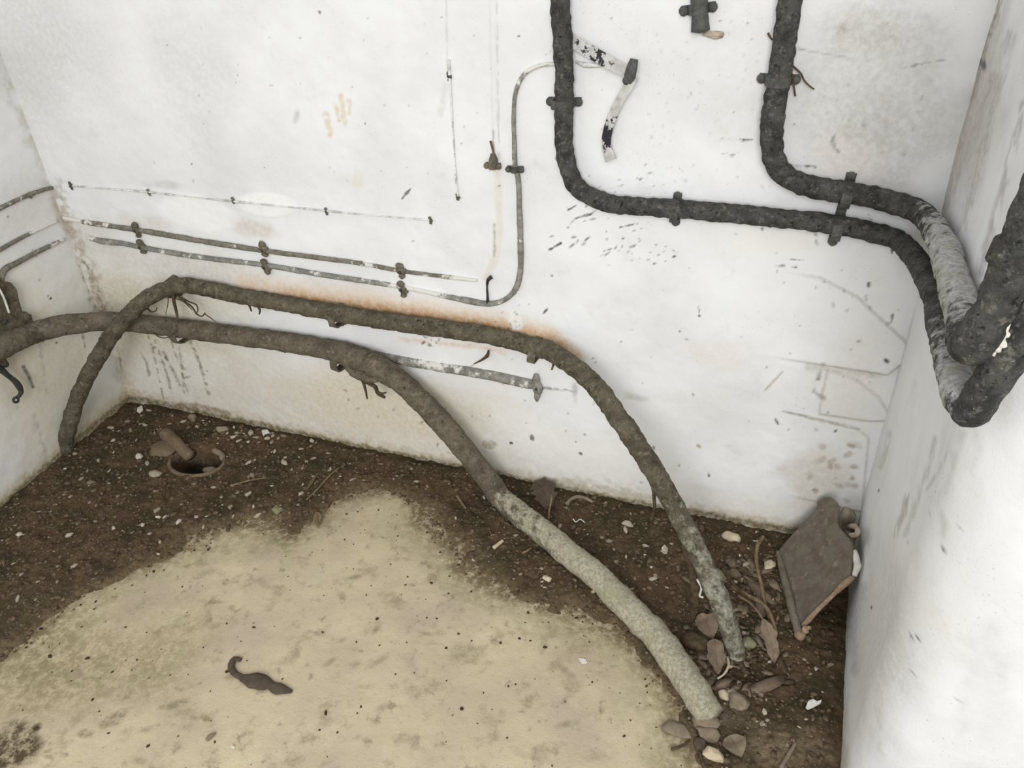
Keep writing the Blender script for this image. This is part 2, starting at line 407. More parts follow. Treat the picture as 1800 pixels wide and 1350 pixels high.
pb.blob(520, 203, 9, 20, (178, 176, 170), 0.65, 0.8, 0.2, 0.3, 30, seed=20)
pb.blob(628, 320, 16, 26, (226, 214, 190), 0.4, 0.8, 0.0, 0.4, 30, seed=21)
pb.blob(470, 362, 58, 24, (246, 246, 243), 0.9, 0.25, 0.05, 0.12, 12, h=0.0015, seed=22)
pb.blob(345, 372, 80, 34, (246, 246, 243), 0.85, 0.3, 0.2, 0.25, 10, seed=23)
pb.blob(290, 325, 50, 11, (198, 194, 190), 0.55, 0.7, 0.05, 0.3, 20, seed=24)
# corner grime
pb.stroke([(95, 330), (120, 400), (150, 465), (172, 520), (185, 560)], 22, (158, 144, 122), 0.6, 0.9, 12, 0.42, 40, seed=1)
pb.stroke([(150, 465), (172, 520), (190, 580)], 9, (120, 108, 84), 0.7, 0.8, 6, 0.5, 60, seed=2)
pb.stroke([(185, 600), (205, 650), (235, 700)], 22, (190, 174, 140), 0.6, 0.9, 8, 0.3, 40, seed=3)
pb.blob(112, 400, 20, 34, (164, 148, 124), 0.6, 0.8, -0.3, 0.4, 30, seed=4)
# damp foot of the wall
pb.stroke(FLOORLINE, 90, (212, 202, 180), 0.5, 1.0, 14)
pb.blob(1050, 800, 330, 80, (238, 235, 228), 0.6, 0.9, 0.2, 0.4, 7, seed=31)
pb.stroke(FLOORLINE, 22, (178, 162, 128), 0.75, 0.9, 7, 0.25, 30)
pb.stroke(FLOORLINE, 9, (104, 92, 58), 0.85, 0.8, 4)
pb.stroke([(310, 716), (350, 716), (400, 730)], 9, (140, 122, 96), 0.7, 0.7, 3)
pb.stroke([(960, 845), (1090, 860), (1170, 885)], 16, (170, 164, 140), 0.5, 0.9, 8, 0.4)
# rust above the brown cable
pb.stroke([(430, 505), (520, 520), (620, 536), (740, 553), (860, 572), (960, 596)], 40, (228, 204, 174), 0.85, 1.0, 7, seed=2)
pb.stroke([(500, 524), (600, 537), (740, 555), (860, 575), (975, 600), (1010, 632)], 25, (206, 166, 120), 0.9, 1.0, 5, seed=4)
pb.stroke([(560, 536), (700, 552), (880, 582)], 17, (164, 124, 78), 0.7, 1.0, 4, 0.3, 30)
pb.blob(905, 565, 14, 24, (240, 238, 232), 0.9, 0.4, -0.3, 0.3, 30, seed=3)
pb.stroke([(700, 595), (850, 612), (890, 622)], 8, (214, 184, 154), 0.5, 1.0, 4, 0.4, 30)
# ghost lines of old conduits (raised whitewash)
pb.stroke([(866, -10), (868, 120), (870, 285)], 6, (232, 231, 228), 0.5, 0.5, 0, h=0.003)
pb.stroke([(873, -10), (875, 120), (876, 280)], 2.5, (190, 186, 178), 0.6, 0.8, 1, 0.42)  # faint shading along the raised strip, put in as colour
pb.stroke([(866, 230), (868, 280)], 3, (150, 140, 128), 0.6, 0.8, 1)
pb.stroke([(874, 302), (878, 400), (872, 450), (855, 488)], 9, (226, 218, 206), 0.75, 0.7, 2, h=0.001)
pb.stroke([(868, 395), (869, 450)], 3, (150, 148, 140), 0.6, 0.8, 2)
pb.stroke([(783, -10), (786, 120)], 3, (205, 203, 198), 0.6, 0.8, 1.5)
pb.stroke([(782, 150), (774, 200)], 10, (214, 212, 206), 0.5, 0.9, 4)
# hanging drips lower left
for k, (a, b) in enumerate([((252, 560), (290, 720)), ((272, 600), (300, 690)), ((283, 615), (315, 680)), ((300, 600), (328, 690)), ((314, 610), (322, 692)),
                            ((335, 600), (366, 695)), ((200, 595), (212, 650)), ((248, 620), (262, 660))]):
    pb.stroke([a, ((a[0] + b[0]) / 2 + 2, (a[1] + b[1]) / 2), b], 2.6 + k % 3, (134, 126, 108), 0.75, 0.8, 2, 0.44, 50, seed=k)
pb.specks(10, (240, 590, 380, 690), (2, 4), (110, 98, 78), 0.7, 3, 5)
# scratches and flakes
pb.specks(26, (950, 355, 1130, 450), (1.6, 3.2), (50, 46, 40), 0.9, 4, 6, -0.45)
pb.specks(22, (1075, 430, 1190, 465), (1.4, 2.8), (60, 54, 46), 0.9, 3, 7, -0.25)
pb.specks(14, (1020, 300, 1180, 345), (1.5, 3), (60, 56, 50), 0.8, 2.5, 8, -0.4)
for a, b in [((1268, 246), (1322, 247)), ((1268, 272), (1290, 274)), ((1386, 292), (1434, 294)), ((1365, 468), (1400, 470)), ((1391, 457), (1412, 458)), ((990, 374), (1012, 362)),
             ((965, 440), (985, 428)), ((706, 350), (722, 331)), ((1090, 400), (1120, 394)), ((1010, 385), (1040, 376))]:
    pb.stroke([a, b], 2.6, (58, 52, 44), 0.9, 0.6, 2, 0.42, 90, seed=int(a[0]))
pb.specks(60, (930, 20, 1420, 860), (1.4, 3), (70, 62, 50), 0.85, 2.2, 9)
pb.specks(45, (240, 20, 900, 330), (1.2, 2.4), (90, 84, 72), 0.75, 2, 10)
pb.specks(30, (600, 620, 1000, 800), (1.5, 3.5), (120, 112, 96), 0.7, 2.5, 11)
pb.specks(30, (1420, 330, 1580, 760), (2, 4.5), (112, 104, 90), 0.7, 2, 12)
pb.specks(26, (1440, 20, 1640, 300), (2, 5), (150, 146, 138), 0.6, 2, 13)
pb.specks(90, (1140, 30, 1400, 330), (1.5, 4), (186, 184, 178), 0.5, 2, 14)
pb.specks(22, (1420, 780, 1510, 900), (4, 9), (150, 132, 106), 0.65, 2, 15)
pb.specks(16, (740, 585, 790, 612), (1.6, 3.5), (96, 92, 78), 0.85, 2, 16)
pb.specks(14, (860, 535, 930, 580), (1.4, 3), (84, 76, 64), 0.8, 2, 17)
for x, y, a, b, th in [(560, 22, 5, 3, .5), (958, 548, 9, 3, -.9), (1228, 545, 9, 1.8, 1.5), (1229, 556, 4, 2.5, 1.5), (1365, 742, 9, 3, 1.1), (1149, 788, 6, 2.5, 1.5),
                       (1246, 836, 5, 2.6, 1.5), (1469, 757, 4, 2.5, -.8), (1340, 403, 4, 4, 0), (1527, 502, 5, 8, 0), (1568, 440, 3, 9, .1), (1558, 634, 8, 5, .5), (1568, 560, 3, 12, .2),
                       (1020, 798, 5, 3, .5), (935, 770, 5, 8, -.3), (898, 780, 5, 3.5, .3), (641, 218, 2, 4, .2), (912, 63, 3, 3, 0), (726, 424, 3, 2, -.6), (978, 279, 4, 5, 0), (1012, 778, 2, 2, 0)]:
    pb.blob(x, y, a, b, (58, 50, 40), 0.9, 0.5, th, 0.2, 90, seed=x)
pb.blob(859, 782, 14, 10, (176, 164, 142), 0.8, 0.4, 0, 0.5, 60, seed=2)
pb.blob(1228, 785, 7, 4, (176, 164, 130), 0.9, 0.4, 0.5, 0.2, 60, seed=2)
pb.blob(1010, 690, 8, 26, (166, 160, 158), 0.6, 0.9, 0, 0.5, 30, seed=2)
pb.blob(1120, 700, 40, 10, (196, 192, 186), 0.55, 0.9, 0.2, 0.5, 30, seed=3)
pb.stroke([(955, 682), (985, 687), (1010, 691)], 4, (120, 116, 104), 0.7, 0.7, 1.5, 0.5, 90)
pb.stroke([(1345, 686), (1375, 655)], 3.5, (176, 160, 146), 0.7, 0.8, 1)
pb.stroke([(1447, 640), (1430, 690), (1448, 700)], 6, (150, 146, 138), 0.6, 0.8, 3, 0.4)
pb.stroke([(1420, 645), (1500, 655), (1545, 660)], 10, (196, 192, 184), 0.6, 0.9, 3)
pb.stroke([(1376, 724), (1440, 738), (1510, 755)], 3, (146, 140, 128), 0.75, 0.8, 1.5)
# raised plaster patches at the right: stepped edges
for poly, hh in (([(1320, 470), (1440, 488), (1505, 520), (1560, 572), (1612, 620), (1560, 660), (1440, 640), (1300, 620)], 0.006),
                 ([(1455, 650), (1505, 668), (1545, 700), (1570, 740), (1530, 742), (1440, 728), (1446, 690)], 0.004),
                 ([(1380, 728), (1500, 750), (1527, 770), (1515, 900), (1380, 870)], 0.004)):
    i = pb.near(poly, 30); u = pb.U[i]; sd = poly_dist(u, poly + [poly[0]]); ins = inside(u, poly)
    sdd = np.where(ins, sd, -sd)
    fade = sstep(1330, 1470, u[:, 0]) if hh > 0.005 else sstep(1380, 1450, u[:, 0])
    pb.h[i] += hh * sstep(-1.5, 1.5, sdd) * fade
    pb.over(i, (176, 168, 152), 0.5 * np.exp(-(sdd / 2.5) ** 2) * fade)
P[:, 1] -= (fbm(P, 3.2, 5, 4) - 0.72) * 0.010 + (fbm(P, 22, 8, 3) - 0.6) * 0.003 + pb.h
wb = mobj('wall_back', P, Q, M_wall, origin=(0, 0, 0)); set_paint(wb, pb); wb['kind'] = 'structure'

# --- left wall
dl = (LW1 - LW0) / np.linalg.norm(LW1 - LW0)
us = lines((-0.02, 0.95, 0.0045), (0.95, 3.2, 0.15))
def lw(u, v): return np.stack([LW0[0] + dl[0] * u, LW0[1] + dl[1] * u, v], 1)
P, Q = grid(us, zs[::1], lw); Q = Q[:, ::-1]
pl = Painter(P)
LFL = [(225, 700), (110, 797), (0, 892), (-60, 945)]
pl.blob(60, 640, 190, 240, (226, 216, 190), 0.8, 0.9, 0, 0.3, 8)  # grime low on the wall, with light falloff and warm floor bounce painted in
pl.blob(40, 360, 120, 150, (214, 210, 204), 0.6, 0.9, 0, 0.4, 8, seed=4)
pl.blob(0, 80, 90, 200, (206, 204, 198), 0.6, 0.9, 0.3, 0.4, 6, seed=2)
pl.stroke([(20, 150), (60, 245), (100, 330), (150, 465), (225, 690)], 22, (186, 178, 162), 0.5, 0.9, 10, 0.38, 30)
pl.stroke([(140, 455), (180, 570)], 9, (120, 106, 84), 0.7, 0.9, 6, 0.5, 60)
pl.stroke([(0, 78), (14, 110), (28, 135)], 6, (110, 104, 90), 0.8, 0.8, 3, 0.4)
pl.stroke([(95, 350), (118, 400)], 14, (170, 158, 138), 0.6, 0.9, 6)
pl.stroke(LFL, 55, (212, 202, 172), 0.55, 1.0, 10)
pl.stroke(LFL, 22, (176, 162, 122), 0.75, 0.9, 7, 0.25, 30)
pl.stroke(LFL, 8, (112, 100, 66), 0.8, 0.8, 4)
pl.stroke([(60, 730), (85, 810)], 7, (182, 178, 166), 0.5, 0.9, 4, 0.4)
pl.stroke([(70, 600), (82, 690)], 5, (182, 178, 166), 0.5, 0.9, 4, 0.4)
pl.stroke([(42, 645), (50, 660), (58, 680)], 4.5, (112, 106, 92), 0.9, 0.5, 1.5)
pl.stroke([(145, 585), (150, 610)], 3, (150, 140, 120), 0.7, 0.7, 2, 0.4)
pl.specks(18, (0, 380, 190, 720), (1.5, 3), (96, 88, 72), 0.75, 2, 31)
for x, y in ((14, 381), (90, 525), (100, 603)): pl.blob(x, y, 2.6, 2.6, (40, 36, 30), 0.95, 0.4, 0, 0.1, 90)
off = (fbm(P, 3.2, 25, 4) - 0.72) * 0.010 + (fbm(P, 22, 28, 3) - 0.5) * 0.003
P[:, 0] += off
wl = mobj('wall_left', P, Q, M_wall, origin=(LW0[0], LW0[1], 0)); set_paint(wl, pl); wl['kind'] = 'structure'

# --- right stub wall: left face, rounded nose, end face towards the doorway
RAD = 0.125
dr = (RW1 - RW0) / np.linalg.norm(RW1 - RW0)
pathp = []; u = -0.02
cY = YEND + RAD
t = -0.02
while RW0[1] + dr[1] * t > cY:
    pathp.append(RW0 + dr * t); t += 0.0045
e0 = RW0 + dr * t
cxx = e0[0] + RAD
for a in np.linspace(0.0, math.pi / 2, 18): pathp.append(np.array([cxx - RAD * math.cos(a), e0[1] - RAD * math.sin(a)]))
yend = pathp[-1][1]
for xx in list(np.arange(cxx + 0.005, 3.05, 0.005)) + [3.3, 3.7, 4.3]: pathp.append(np.array([xx, yend]))
pathp = np.array(pathp)
zs2 = lines((-0.03, 1.42, 0.0045), (1.42, 2.4, 0.1))
P, Q = grid(np.arange(len(pathp)), zs2, lambda u, v: np.column_stack([pathp[u.astype(int)], v])); Q = Q[:, ::-1]
pr = Painter(P)
pr.blob(1700, 220, 80, 330, (194, 189, 184), 0.75, 0.9, 0.28, 0.4, 10)  # grey of the shaded upper left face, painted into the colour
for k, (x0, y0, x1, y1, w, c, op) in enumerate([(1775, 60, 1690, 400, 14, (176, 170, 166), .5), (1745, 130, 1665, 360, 10, (182, 176, 170), .5), (1800, 180, 1720, 480, 12, (168, 160, 156), .6),
        (1800, 330, 1735, 560, 8, (160, 154, 148), .6), (1760, 250, 1700, 470, 6, (236, 234, 230), .7), (1738, 30, 1708, 170, 9, (130, 122, 112), .7), (1757, 0, 1742, 45, 10, (126, 112, 100), .8),
        (1690, 760, 1640, 900, 7, (196, 194, 190), .6), (1640, 770, 1590, 940, 8, (190, 188, 184), .6), (1665, 790, 1625, 860, 5, (188, 184, 178), .6), (1595, 870, 1570, 940, 9, (176, 174, 170), .7),
        (1720, 760, 1700, 830, 8, (200, 198, 194), .5), (1650, 905, 1655, 945, 9, (196, 194, 190), .6), (1740, 1100, 1760, 1180, 22, (206, 204, 202), .6), (1700, 1130, 1690, 1300, 20, (212, 210, 208), .5),
        (1540, 1240, 1545, 1330, 8, (200, 196, 188), .5), (1560, 760, 1545, 820, 8, (190, 184, 172), .5), (1600, 560, 1560, 700, 6, (206, 204, 198), .6)]):
    pr.stroke([(x0, y0), ((x0 + x1) / 2 + 3, (y0 + y1) / 2), (x1, y1)], w, c, op, 0.9, w * 0.5, 0.42, 28, seed=k)
pr.stroke([(1750, 0), (1655, 360), (1600, 500), (1560, 620), (1530, 750), (1500, 930)], 14, (176, 168, 158), 0.55, 1.0, 5, 0.36, 30)
pr.stroke([(1503, 930), (1486, 1060), (1481, 1200), (1480, 1350)], 16, (176, 166, 146), 0.6, 1.0, 5, 0.3, 30)
pr.blob(1550, 1130, 110, 260, (208, 207, 205), 0.8, 0.8, 0, 0.3, 9, seed=61); pr.blob(1740, 1180, 60, 150, (222, 221, 220), 0.7, 0.9, 0, 0.5, 16, seed=62)  # first blob paints in the grey shading where the wall rounds off
pr.stroke([(1515, 1030), (1500, 1100), (1500, 1180)], 14, (170, 168, 172), 0.5, 1.0, 4)
pr.blob(1727, 113, 8, 14, (84, 82, 88), 0.9, 0.6, 0, 0.4, 40); pr.blob(1738, 60, 8, 8, (110, 104, 98), 0.7, 0.7, 0, 0.4, 40)
pr.specks(10, (1530, 850, 1700, 1300), (1.2, 2.2), (60, 54, 48), 0.9, 2, 41)
for x, y in ((1529, 1067), (1612, 1122), (1600, 1119), (1672, 1011), (1542, 862), (1655, 967)): pr.blob(x, y, 1.8, 4, (40, 36, 32), 0.95, 0.4, 0.2, 0.1, 90)
nx = np.where(P[:, 1] > yend + 0.002, -1.0, 0.0); ny = np.where(P[:, 1] < e0[1], -1.0, 0.0)
off = (fbm(P, 3.5, 45, 4) - 0.66) * 0.012 + (fbm(P * np.array([1, 1, .35]), 20, 48, 3) - 0.5) * 0.004
P[:, 0] += nx * off; P[:, 1] += ny * off
wr = mobj('wall_right', P, Q, M_wall, origin=(RW0[0], RW0[1], 0)); set_paint(wr, pr); wr['kind'] = 'structure'

# --- floor slab and soil
SAND = [(-60, 1190), (0, 1158), (60, 1125), (120, 1060), (150, 1040), (220, 1012), (300, 975), (370, 938), (430, 920), (470, 918), (520, 928), (555, 905), (590, 876), (645, 862), (700, 866), (742, 895),
        (775, 945), (815, 990), (870, 1025), (950, 1062), (1020, 1078), (1090, 1105), (1140, 1165), (1190, 1225), (1212, 1290), (1232, 1350), (1250, 1420), (900, 1800), (0, 1800), (-400, 1500)]
SANDW = [FL(x, y)[:2] for x, y in SAND]
DRAIN = FL(346, 812)[:2]
ZF = -0.008
def sand_sd(XY):
    d = poly_dist(XY, SANDW + [SANDW[0]]); return np.where(inside(XY, SANDW), -d, d)
def pit(XY):
    d = np.hypot((XY[:, 0] - DRAIN[0]) / 0.098, (XY[:, 1] - DRAIN[1]) / 0.072)
    return sstep(1.0, 0.72, d)
xs = lines((-0.12, 0.0, 0.06), (0.0, 2.52, 0.0042), (2.52, 4.4, 0.2)); ys = lines((-3.4, -1.3, 0.2), (-1.3, 0.05, 0.0042))
P, Q = grid(xs, ys, lambda u, v: np.stack([u, v, np.full_like(u, ZF)], 1))
pf = Painter(P); sd = sand_sd(P[:, :2])
n1 = fbm(P, 9, 61, 4)
pf.over(np.arange(len(P)), (146, 140, 106), 0.75 * sstep(-0.16, 0.02, sd + (n1 - 0.5) * 0.2))
pf.over(np.arange(len(P)), (104, 88, 66), 0.85 * sstep(-0.05, 0.02, sd + (n1 - 0.5) * 0.09))
pf.blob(130, 1190, 300, 150, (148, 136, 102), 0.75, 0.95, -0.3, 0.4, 6)
pf.blob(20, 1310, 70, 46, (92, 78, 60), 0.9, 0.5, -0.4, 0.5, 20, seed=3); pf.blob(66, 1278, 14, 9, (80, 66, 48), 0.9, 0.5, -0.5, 0.4, 40, seed=4)
pf.blob(200, 1265, 34, 14, (122, 112, 86), 0.75, 0.7, -0.5, 0.5, 25, seed=5); pf.blob(300, 1240, 40, 9, (130, 122, 92), 0.7, 0.8, -0.3, 0.5, 25, seed=6)
pf.blob(150, 1290, 20, 12, (118, 108, 80), 0.7, 0.7, 0, 0.5, 25, seed=7); pf.blob(360, 1262, 20, 9, (140, 130, 100), 0.7, 0.7, .5, 0.5, 25, seed=8)
pf.blob(930, 1040, 110, 45, (120, 104, 76), 0.7, 0.8, 0.35, 0.5, 14, seed=9); pf.blob(1000, 1150, 60, 30, (162, 148, 118), 0.6, 0.8, 0, 0.5, 14, seed=10)
pf.blob(1130, 1160, 40, 60, (128, 118, 94), 0.7, 0.8, -0.5, 0.5, 20, seed=11); pf.blob(820, 1150, 60, 24, (150, 138, 112), 0.6, 0.8, 0, 0.5, 16, seed=12)
pf.blob(1190, 1285, 34, 24, (140, 128, 112), 0.8, 0.6, 0.2, 0.5, 30, seed=13)
pf.blob(260, 1295, 18, 13, (206, 192, 156), 0.7, 0.5, 0, 0.3, 30, seed=14)
pf.blob(560, 1010, 70, 30, (204, 192, 168), 0.5, 0.9, 0, 0.4, 12, seed=15)
rr = random.Random(77)
for _ in range(60):
    x = rr.uniform(200, 1180); y = rr.uniform(930, 1350); pf.blob(x, y, rr.uniform(8, 26), rr.uniform(5, 12), (142, 130, 104), rr.uniform(.25, .6), 0.9, rr.uniform(-.8, .2), 0.5, 30, seed=rr.randint(0, 99))
_h = P[:, :2] - np.array(FL(1320, 1170)[:2])
P[:, 2] += (n1 - 0.5) * 0.006 - 0.03 * np.exp(-((_h[:, 0] / 0.11) ** 2 + (_h[:, 1] / 0.08) ** 2)) - 0.09 * pit(P[:, :2]) + (fbm(P, 40, 63, 3) - 0.5) * 0.002
fo = mobj('floor', P, Q, M_floor, origin=(0, 0, 0)); set_paint(fo, pf); fo['kind'] = 'structure'

def soil_z(XY):
    P3 = np.column_stack([XY, np.zeros(len(XY))])
    t = sand_sd(XY) + (fbm(P3, 10, 71, 4) - 0.5) * 0.11
    s = sstep(-0.02, 0.05, t)
    z = -0.016 + 0.016 * s + (fbm(P3, 24, 73, 4) - 0.5) * 0.014 * s + (vnoise(P3, 130, 75) - 0.5) * 0.006 * s + (vnoise(P3, 75, 77) - 0.5) * 0.005 * s
    XYc = XY - np.array(FL(1320, 1170)[:2]); z = z - 0.014 * np.exp(-((XYc[:, 0] / 0.09) ** 2 + (XYc[:, 1] / 0.06) ** 2))   # hollow by the cable foot
    return z - 0.085 * pit(XY), t
xs = lines((0.02, 2.50, 0.0042)); ys = lines((-1.15, 0.015, 0.0042))
P, Q = grid(xs, ys, lambda u, v: np.stack([u, v, np.zeros_like(u)], 1))
z, t = soil_z(P[:, :2]); P[:, 2] = z
keep = (t[Q] > -0.03).any(1); Q = Q[keep]
usedv = np.unique(Q); mp = np.full(len(P), -1); mp[usedv] = np.arange(len(usedv)); P = P[usedv]; Q = mp[Q]; t = t[usedv]
ps = Painter(P)
ps.over(np.arange(len(P)), (128, 112, 86), 0.75 * (1 - sstep(-0.01, 0.09, t)))
ps.blob(1370, 1310, 110, 60, (136, 122, 98), 0.8, 0.8, 0, 0.5, 14); ps.blob(40, 1090, 130, 70, (112, 98, 76), 0.6, 0.9, -0.4, 0.5, 10, seed=2)
ps.blob(1330, 1190, 90, 34, (52, 42, 32), 0.75, 0.8, 0, 0.4, 14, seed=3); ps.blob(300, 790, 34, 24, (122, 98, 78), 0.85, 0.5, -0.3, 0.4, 30, seed=4)
ps.blob(1260, 1260, 60, 30, (124, 110, 92), 0.7, 0.7, 0, 0.5, 20, seed=5)
ps.blob(346, 822, 34, 17, (44, 38, 30), 0.85, 0.7, 0, 0.2, 20, seed=6)
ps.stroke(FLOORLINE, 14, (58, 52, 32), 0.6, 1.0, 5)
so = mobj('soil_layer', P, Q, M_soil, origin=(1.2, -0.4, 0)); set_paint(so, ps)
tagset(so, 'dark brown damp soil spread along the foot of the walls', 'soil', kind='stuff')
def ground(px, py):
    p = FL(px, py); z, t = soil_z(p[None, :2]); z = max(float(z[0]), ZF); p = FL(px, py, z); return p
# ------------------------------------------------------------------ pipes and cables
r = 0.0205
A_px = [(984, -12), (988, 60), (991, 120), (992, 175), (991, 235), (997, 290), (1018, 332), (1058, 354), (1110, 362), (1190, 367), (1300, 377), (1400, 387), (1480, 397), (1530, 407), (1575, 422)]
A = [B(x, y, r + .006) for x, y in A_px] + [RT(x, y, r + .004) for x, y in [(1640, 510), (1657, 580), (1673, 647), (1690, 698)]] + [EN(1707, 722, r * .9)] + \
    [EN(x, y, r + .002) for x, y in [(1728, 692), (1760, 646), (1795, 590), (1830, 528), (1870, 450)]]
tA = thing('wall_pipe', 'dark tarred pipe dropping left of the bent strip, then running right around the corner', 'pipe', A[9])
tube('pipe_body', A, r, M_pipe, tA, dust=[0] * 15 + [.15, .35, .8, .9, .4, .1, 0, 0, 0, 0], lump=0.15, ridge=0.03, pitch=0.03, seg=22, seed=1, step=.004)
B_px = [(1390, -12), (1382, 50), (1371, 130), (1361, 190), (1356, 240), (1361, 280), (1379, 308), (1420, 326), (1480, 337), (1530, 346), (1575, 357)]
Bp = [B(x, y, r + .006) for x, y in B_px] + [B(1612, 372, r + .02)] + [RT(x, y, r + .004) for x, y in [(1655, 425), (1669, 468), (1683, 518), (1697, 568)]] + [EN(1712, 604, r * 1.2)] + \
    [EN(x, y, r + .004) for x, y in [(1736, 566), (1765, 508), (1790, 448), (1818, 380), (1850, 300)]]
tB = thing('wall_pipe', 'dark tarred pipe dropping at upper right, crusted white where it rounds the corner', 'pipe', Bp[8])
tube('pipe_body', Bp, r * 1.08, M_pipe, tB, dust=[0] * 11 + [.3, .8, 1., 1., .7, .2, 0, 0, 0, 0, 0], lump=0.15, ridge=0.03, pitch=0.03, seg=22, seed=2, step=.004)
# coupling on the rising leg
cpl = [EN(1783, 464, r + .004), EN(1790, 448, r + .004), EN(1798, 428, r + .004)]
tube('coupling', cpl, r * 1.35, M_pipe, tB, lump=0.06, seg=18, seed=4, dust=[0, 0, 0])
def crust_lump(name, c, rad, mat, parent, seed=0, sq=(1, 1, 1)):
    V, fc = rock_geo(seed, 2); V = V * rad * np.array(sq) + np.array(c); return mobj(name, V, fc, mat, parent)
def rock_geo(seed=0, sub=2, rough=0.35, flat=0.0, cut=5):
    import bmesh
    bm = bmesh.new(); bmesh.ops.create_icosphere(bm, subdivisions=sub, radius=1)
    V = np.array([v.co[:] for v in bm.verts]); fc = [[v.index for v in f.verts] for f in bm.faces]; bm.free()
    rg = np.random.RandomState(seed + 100)
    V = V * (1 + (fbm(V + seed * 3.7, 1.3, seed, 3) - 0.5)[:, None] * 2 * rough)
    for _ in range(cut):
        n = rg.normal(size=3); n /= np.linalg.norm(n); d = rg.uniform(0.55, 0.8); h = V @ n; V = V - n[None] * (np.maximum(h - d, 0) * 0.9)[:, None]
    return V, fc
def blobs(parent, pts, mat, name='paint_crust', seed=5):
    for k, (c, rad) in enumerate(pts): crust_lump(name, c, rad, mat, parent, seed + k, (1, .6, 1))
blobs(tA, [(EN(1752, 613, .035), .006), (EN(1762, 604, .035), .0075), (EN(1770, 590, .034), .005), (EN(1748, 622, .034), .004)], M_white)
tube('paint_seam', [EN(1744, 650, .03), EN(1760, 606, .034), EN(1777, 560, .034), EN(1797, 520, .034)], 0.0022, M_white, tA, lump=.3, step=.004, seg=8)

# brown cable: floor by the left wall, over the back wall, down to the floor by the corner
r1 = 0.0245
f0 = ground(112, 795); w0 = B(318, 502, r1 + .006); w1 = B(945, 611, r1 + .006); f1 = ground(1294, 1148)
C1 = [f0 + np.array([0, 0, -.02])] + [VP(x, y, f0, w0) for x, y in [(115, 778), (121, 750), (140, 692), (167, 637), (200, 584), (233, 547), (267, 519)]] + [w0] + \
     [B(x, y, r1 + .006) for x, y in [(360, 507), (433, 522), (500, 534), (600, 552), (700, 567), (800, 581), (867, 591)]] + [w1] + \
     [VP(x, y, w1, f1) for x, y in [(970, 620), (1017, 650), (1055, 688), (1090, 738), (1133, 800), (1167, 857), (1200, 918), (1233, 983), (1254, 1030), (1275, 1080)]] + [f1, f1 + np.array([.012, -.02, -.03])]
t1 = thing('heavy_cable', 'upper brown cable arching from the left floor along the wall to the corner floor', 'cable', w0)
n1c = len(C1)
d1 = [.5] + [.15] * 8 + [.05] * 8 + [.1, .1, .1, .1, .2, .35, .5, .65, .75, .8, .8, .8, .8]
tube('cable_sheath', C1, r1, M_cab1, t1, dust=(d1 + [.5] * 9)[:n1c], lump=0.15, ridge=0.03, pitch=0.045, seg=22, seed=3, step=.005,
     rs=([1.0] * (n1c - 6) + [1.0, 1.0, 1.02, .95, .85, .8]))
# lower silted cable: left wall, back wall, down and along the floor
r2 = 0.032
w2 = B(600, 620, r2 + .005); g2 = FL(878, 872, r2 * .8)
C2 = [L(x, y, r2 + .004) for x, y in [(-60, 640), (-5, 613), (32, 596), (70, 582)]] + [VP(x, y, L(70, 582, r2 + .004), B(265, 571, r2 + .012)) for x, y in [(118, 571), (165, 566), (213, 566)]] + \
     [B(x, y, r2 + .012) for x, y in [(265, 571)]] + [B(x, y, r2 + .004) for x, y in [(320, 577), (400, 588), (500, 601), (560, 611)]] + [w2] + \
     [VP(x, y, w2, g2) for x, y in [(655, 640), (700, 668), (750, 715), (793, 762), (833, 812), (860, 846)]] + [g2] + \
     [FL(x, y, r2 * .8) for x, y in [(914, 904), (953, 934), (1001, 974), (1050, 1014), (1100, 1064), (1150, 1114), (1193, 1172), (1223, 1216), (1246, 1256)]]
t2 = thing('heavy_cable', 'lower thick cable, grey with silt where it lies across the floor', 'cable', w2)
n2 = len(C2)
d2 = [.2] * 6 + [.12] * 7 + [.1, .08, .1, .1, .1, .2, .7] + [.75] + [.75, 1.0] + [1.2] * 20
tube('cable_sheath', C2, r2, M_cab2, t2, dust=d2[:n2], lump=0.13, ridge=0.018, pitch=0.06, seg=24, seed=5, step=.005,
     rs=[1.12, 1.1, 1.05, 1, 1., .95, .95, .95] + [.95] * 4 + [1.05, 1.12, 1.0, 1.0, 1.0, 1.0, 1.0, 1.0] + [1.05] * (n2 - 22) + [1.05, 1.0])

def fib(parent, px, off, rad, mat=M_root, name='root_fibre', fn=None, seg=7, rs=None):
    fn = fn or (lambda x, y, o: B(x, y, o))
    offs = off if isinstance(off, (list, tuple)) else [off] * len(px)
    k = len(px); rs = rs or list(np.linspace(1.1, .6, k if k > 2 else 3))
    return tube(name, [fn(x, y, o) for (x, y), o in zip(px, offs)], rad, mat, parent, lump=.18, step=.005, seg=seg, rs=rs, lf=60)
# dangling fibres of the upper cable
fib(t1, [(256, 538), (264, 547), (273, 547), (276, 541)], .06, .0028)
fib(t1, [(303, 505), (306, 530), (311, 552), (313, 566)], [.05, .05, .06, .075], .0058)
fib(t1, [(296, 515), (295, 535), (291, 553)], .06, .0016)
fib(t1, [(312, 520), (325, 530), (338, 540), (346, 552), (355, 556), (360, 550)], [.06] * 6, .0032)
fib(t1, [(318, 522), (332, 530), (345, 536), (348, 544), (344, 552)], [.06] * 5, .0028)
fib(t1, [(306, 524), (322, 530), (338, 545)], .055, .0022)
fib(t1, [(360, 552), (372, 560), (380, 566)], .06, .0018)
for p in ([(436, 532), (440, 541), (442, 547)], [(452, 536), (457, 545), (456, 552)], [(977, 630), (973, 640), (970, 650)], [(975, 634), (981, 642), (984, 648)], [(1060, 712), (1058, 722), (1064, 726)]):
    fib(t1, p, .045, .004)
f_l = lambda x, y, o: VP(x, y, w1, f1)
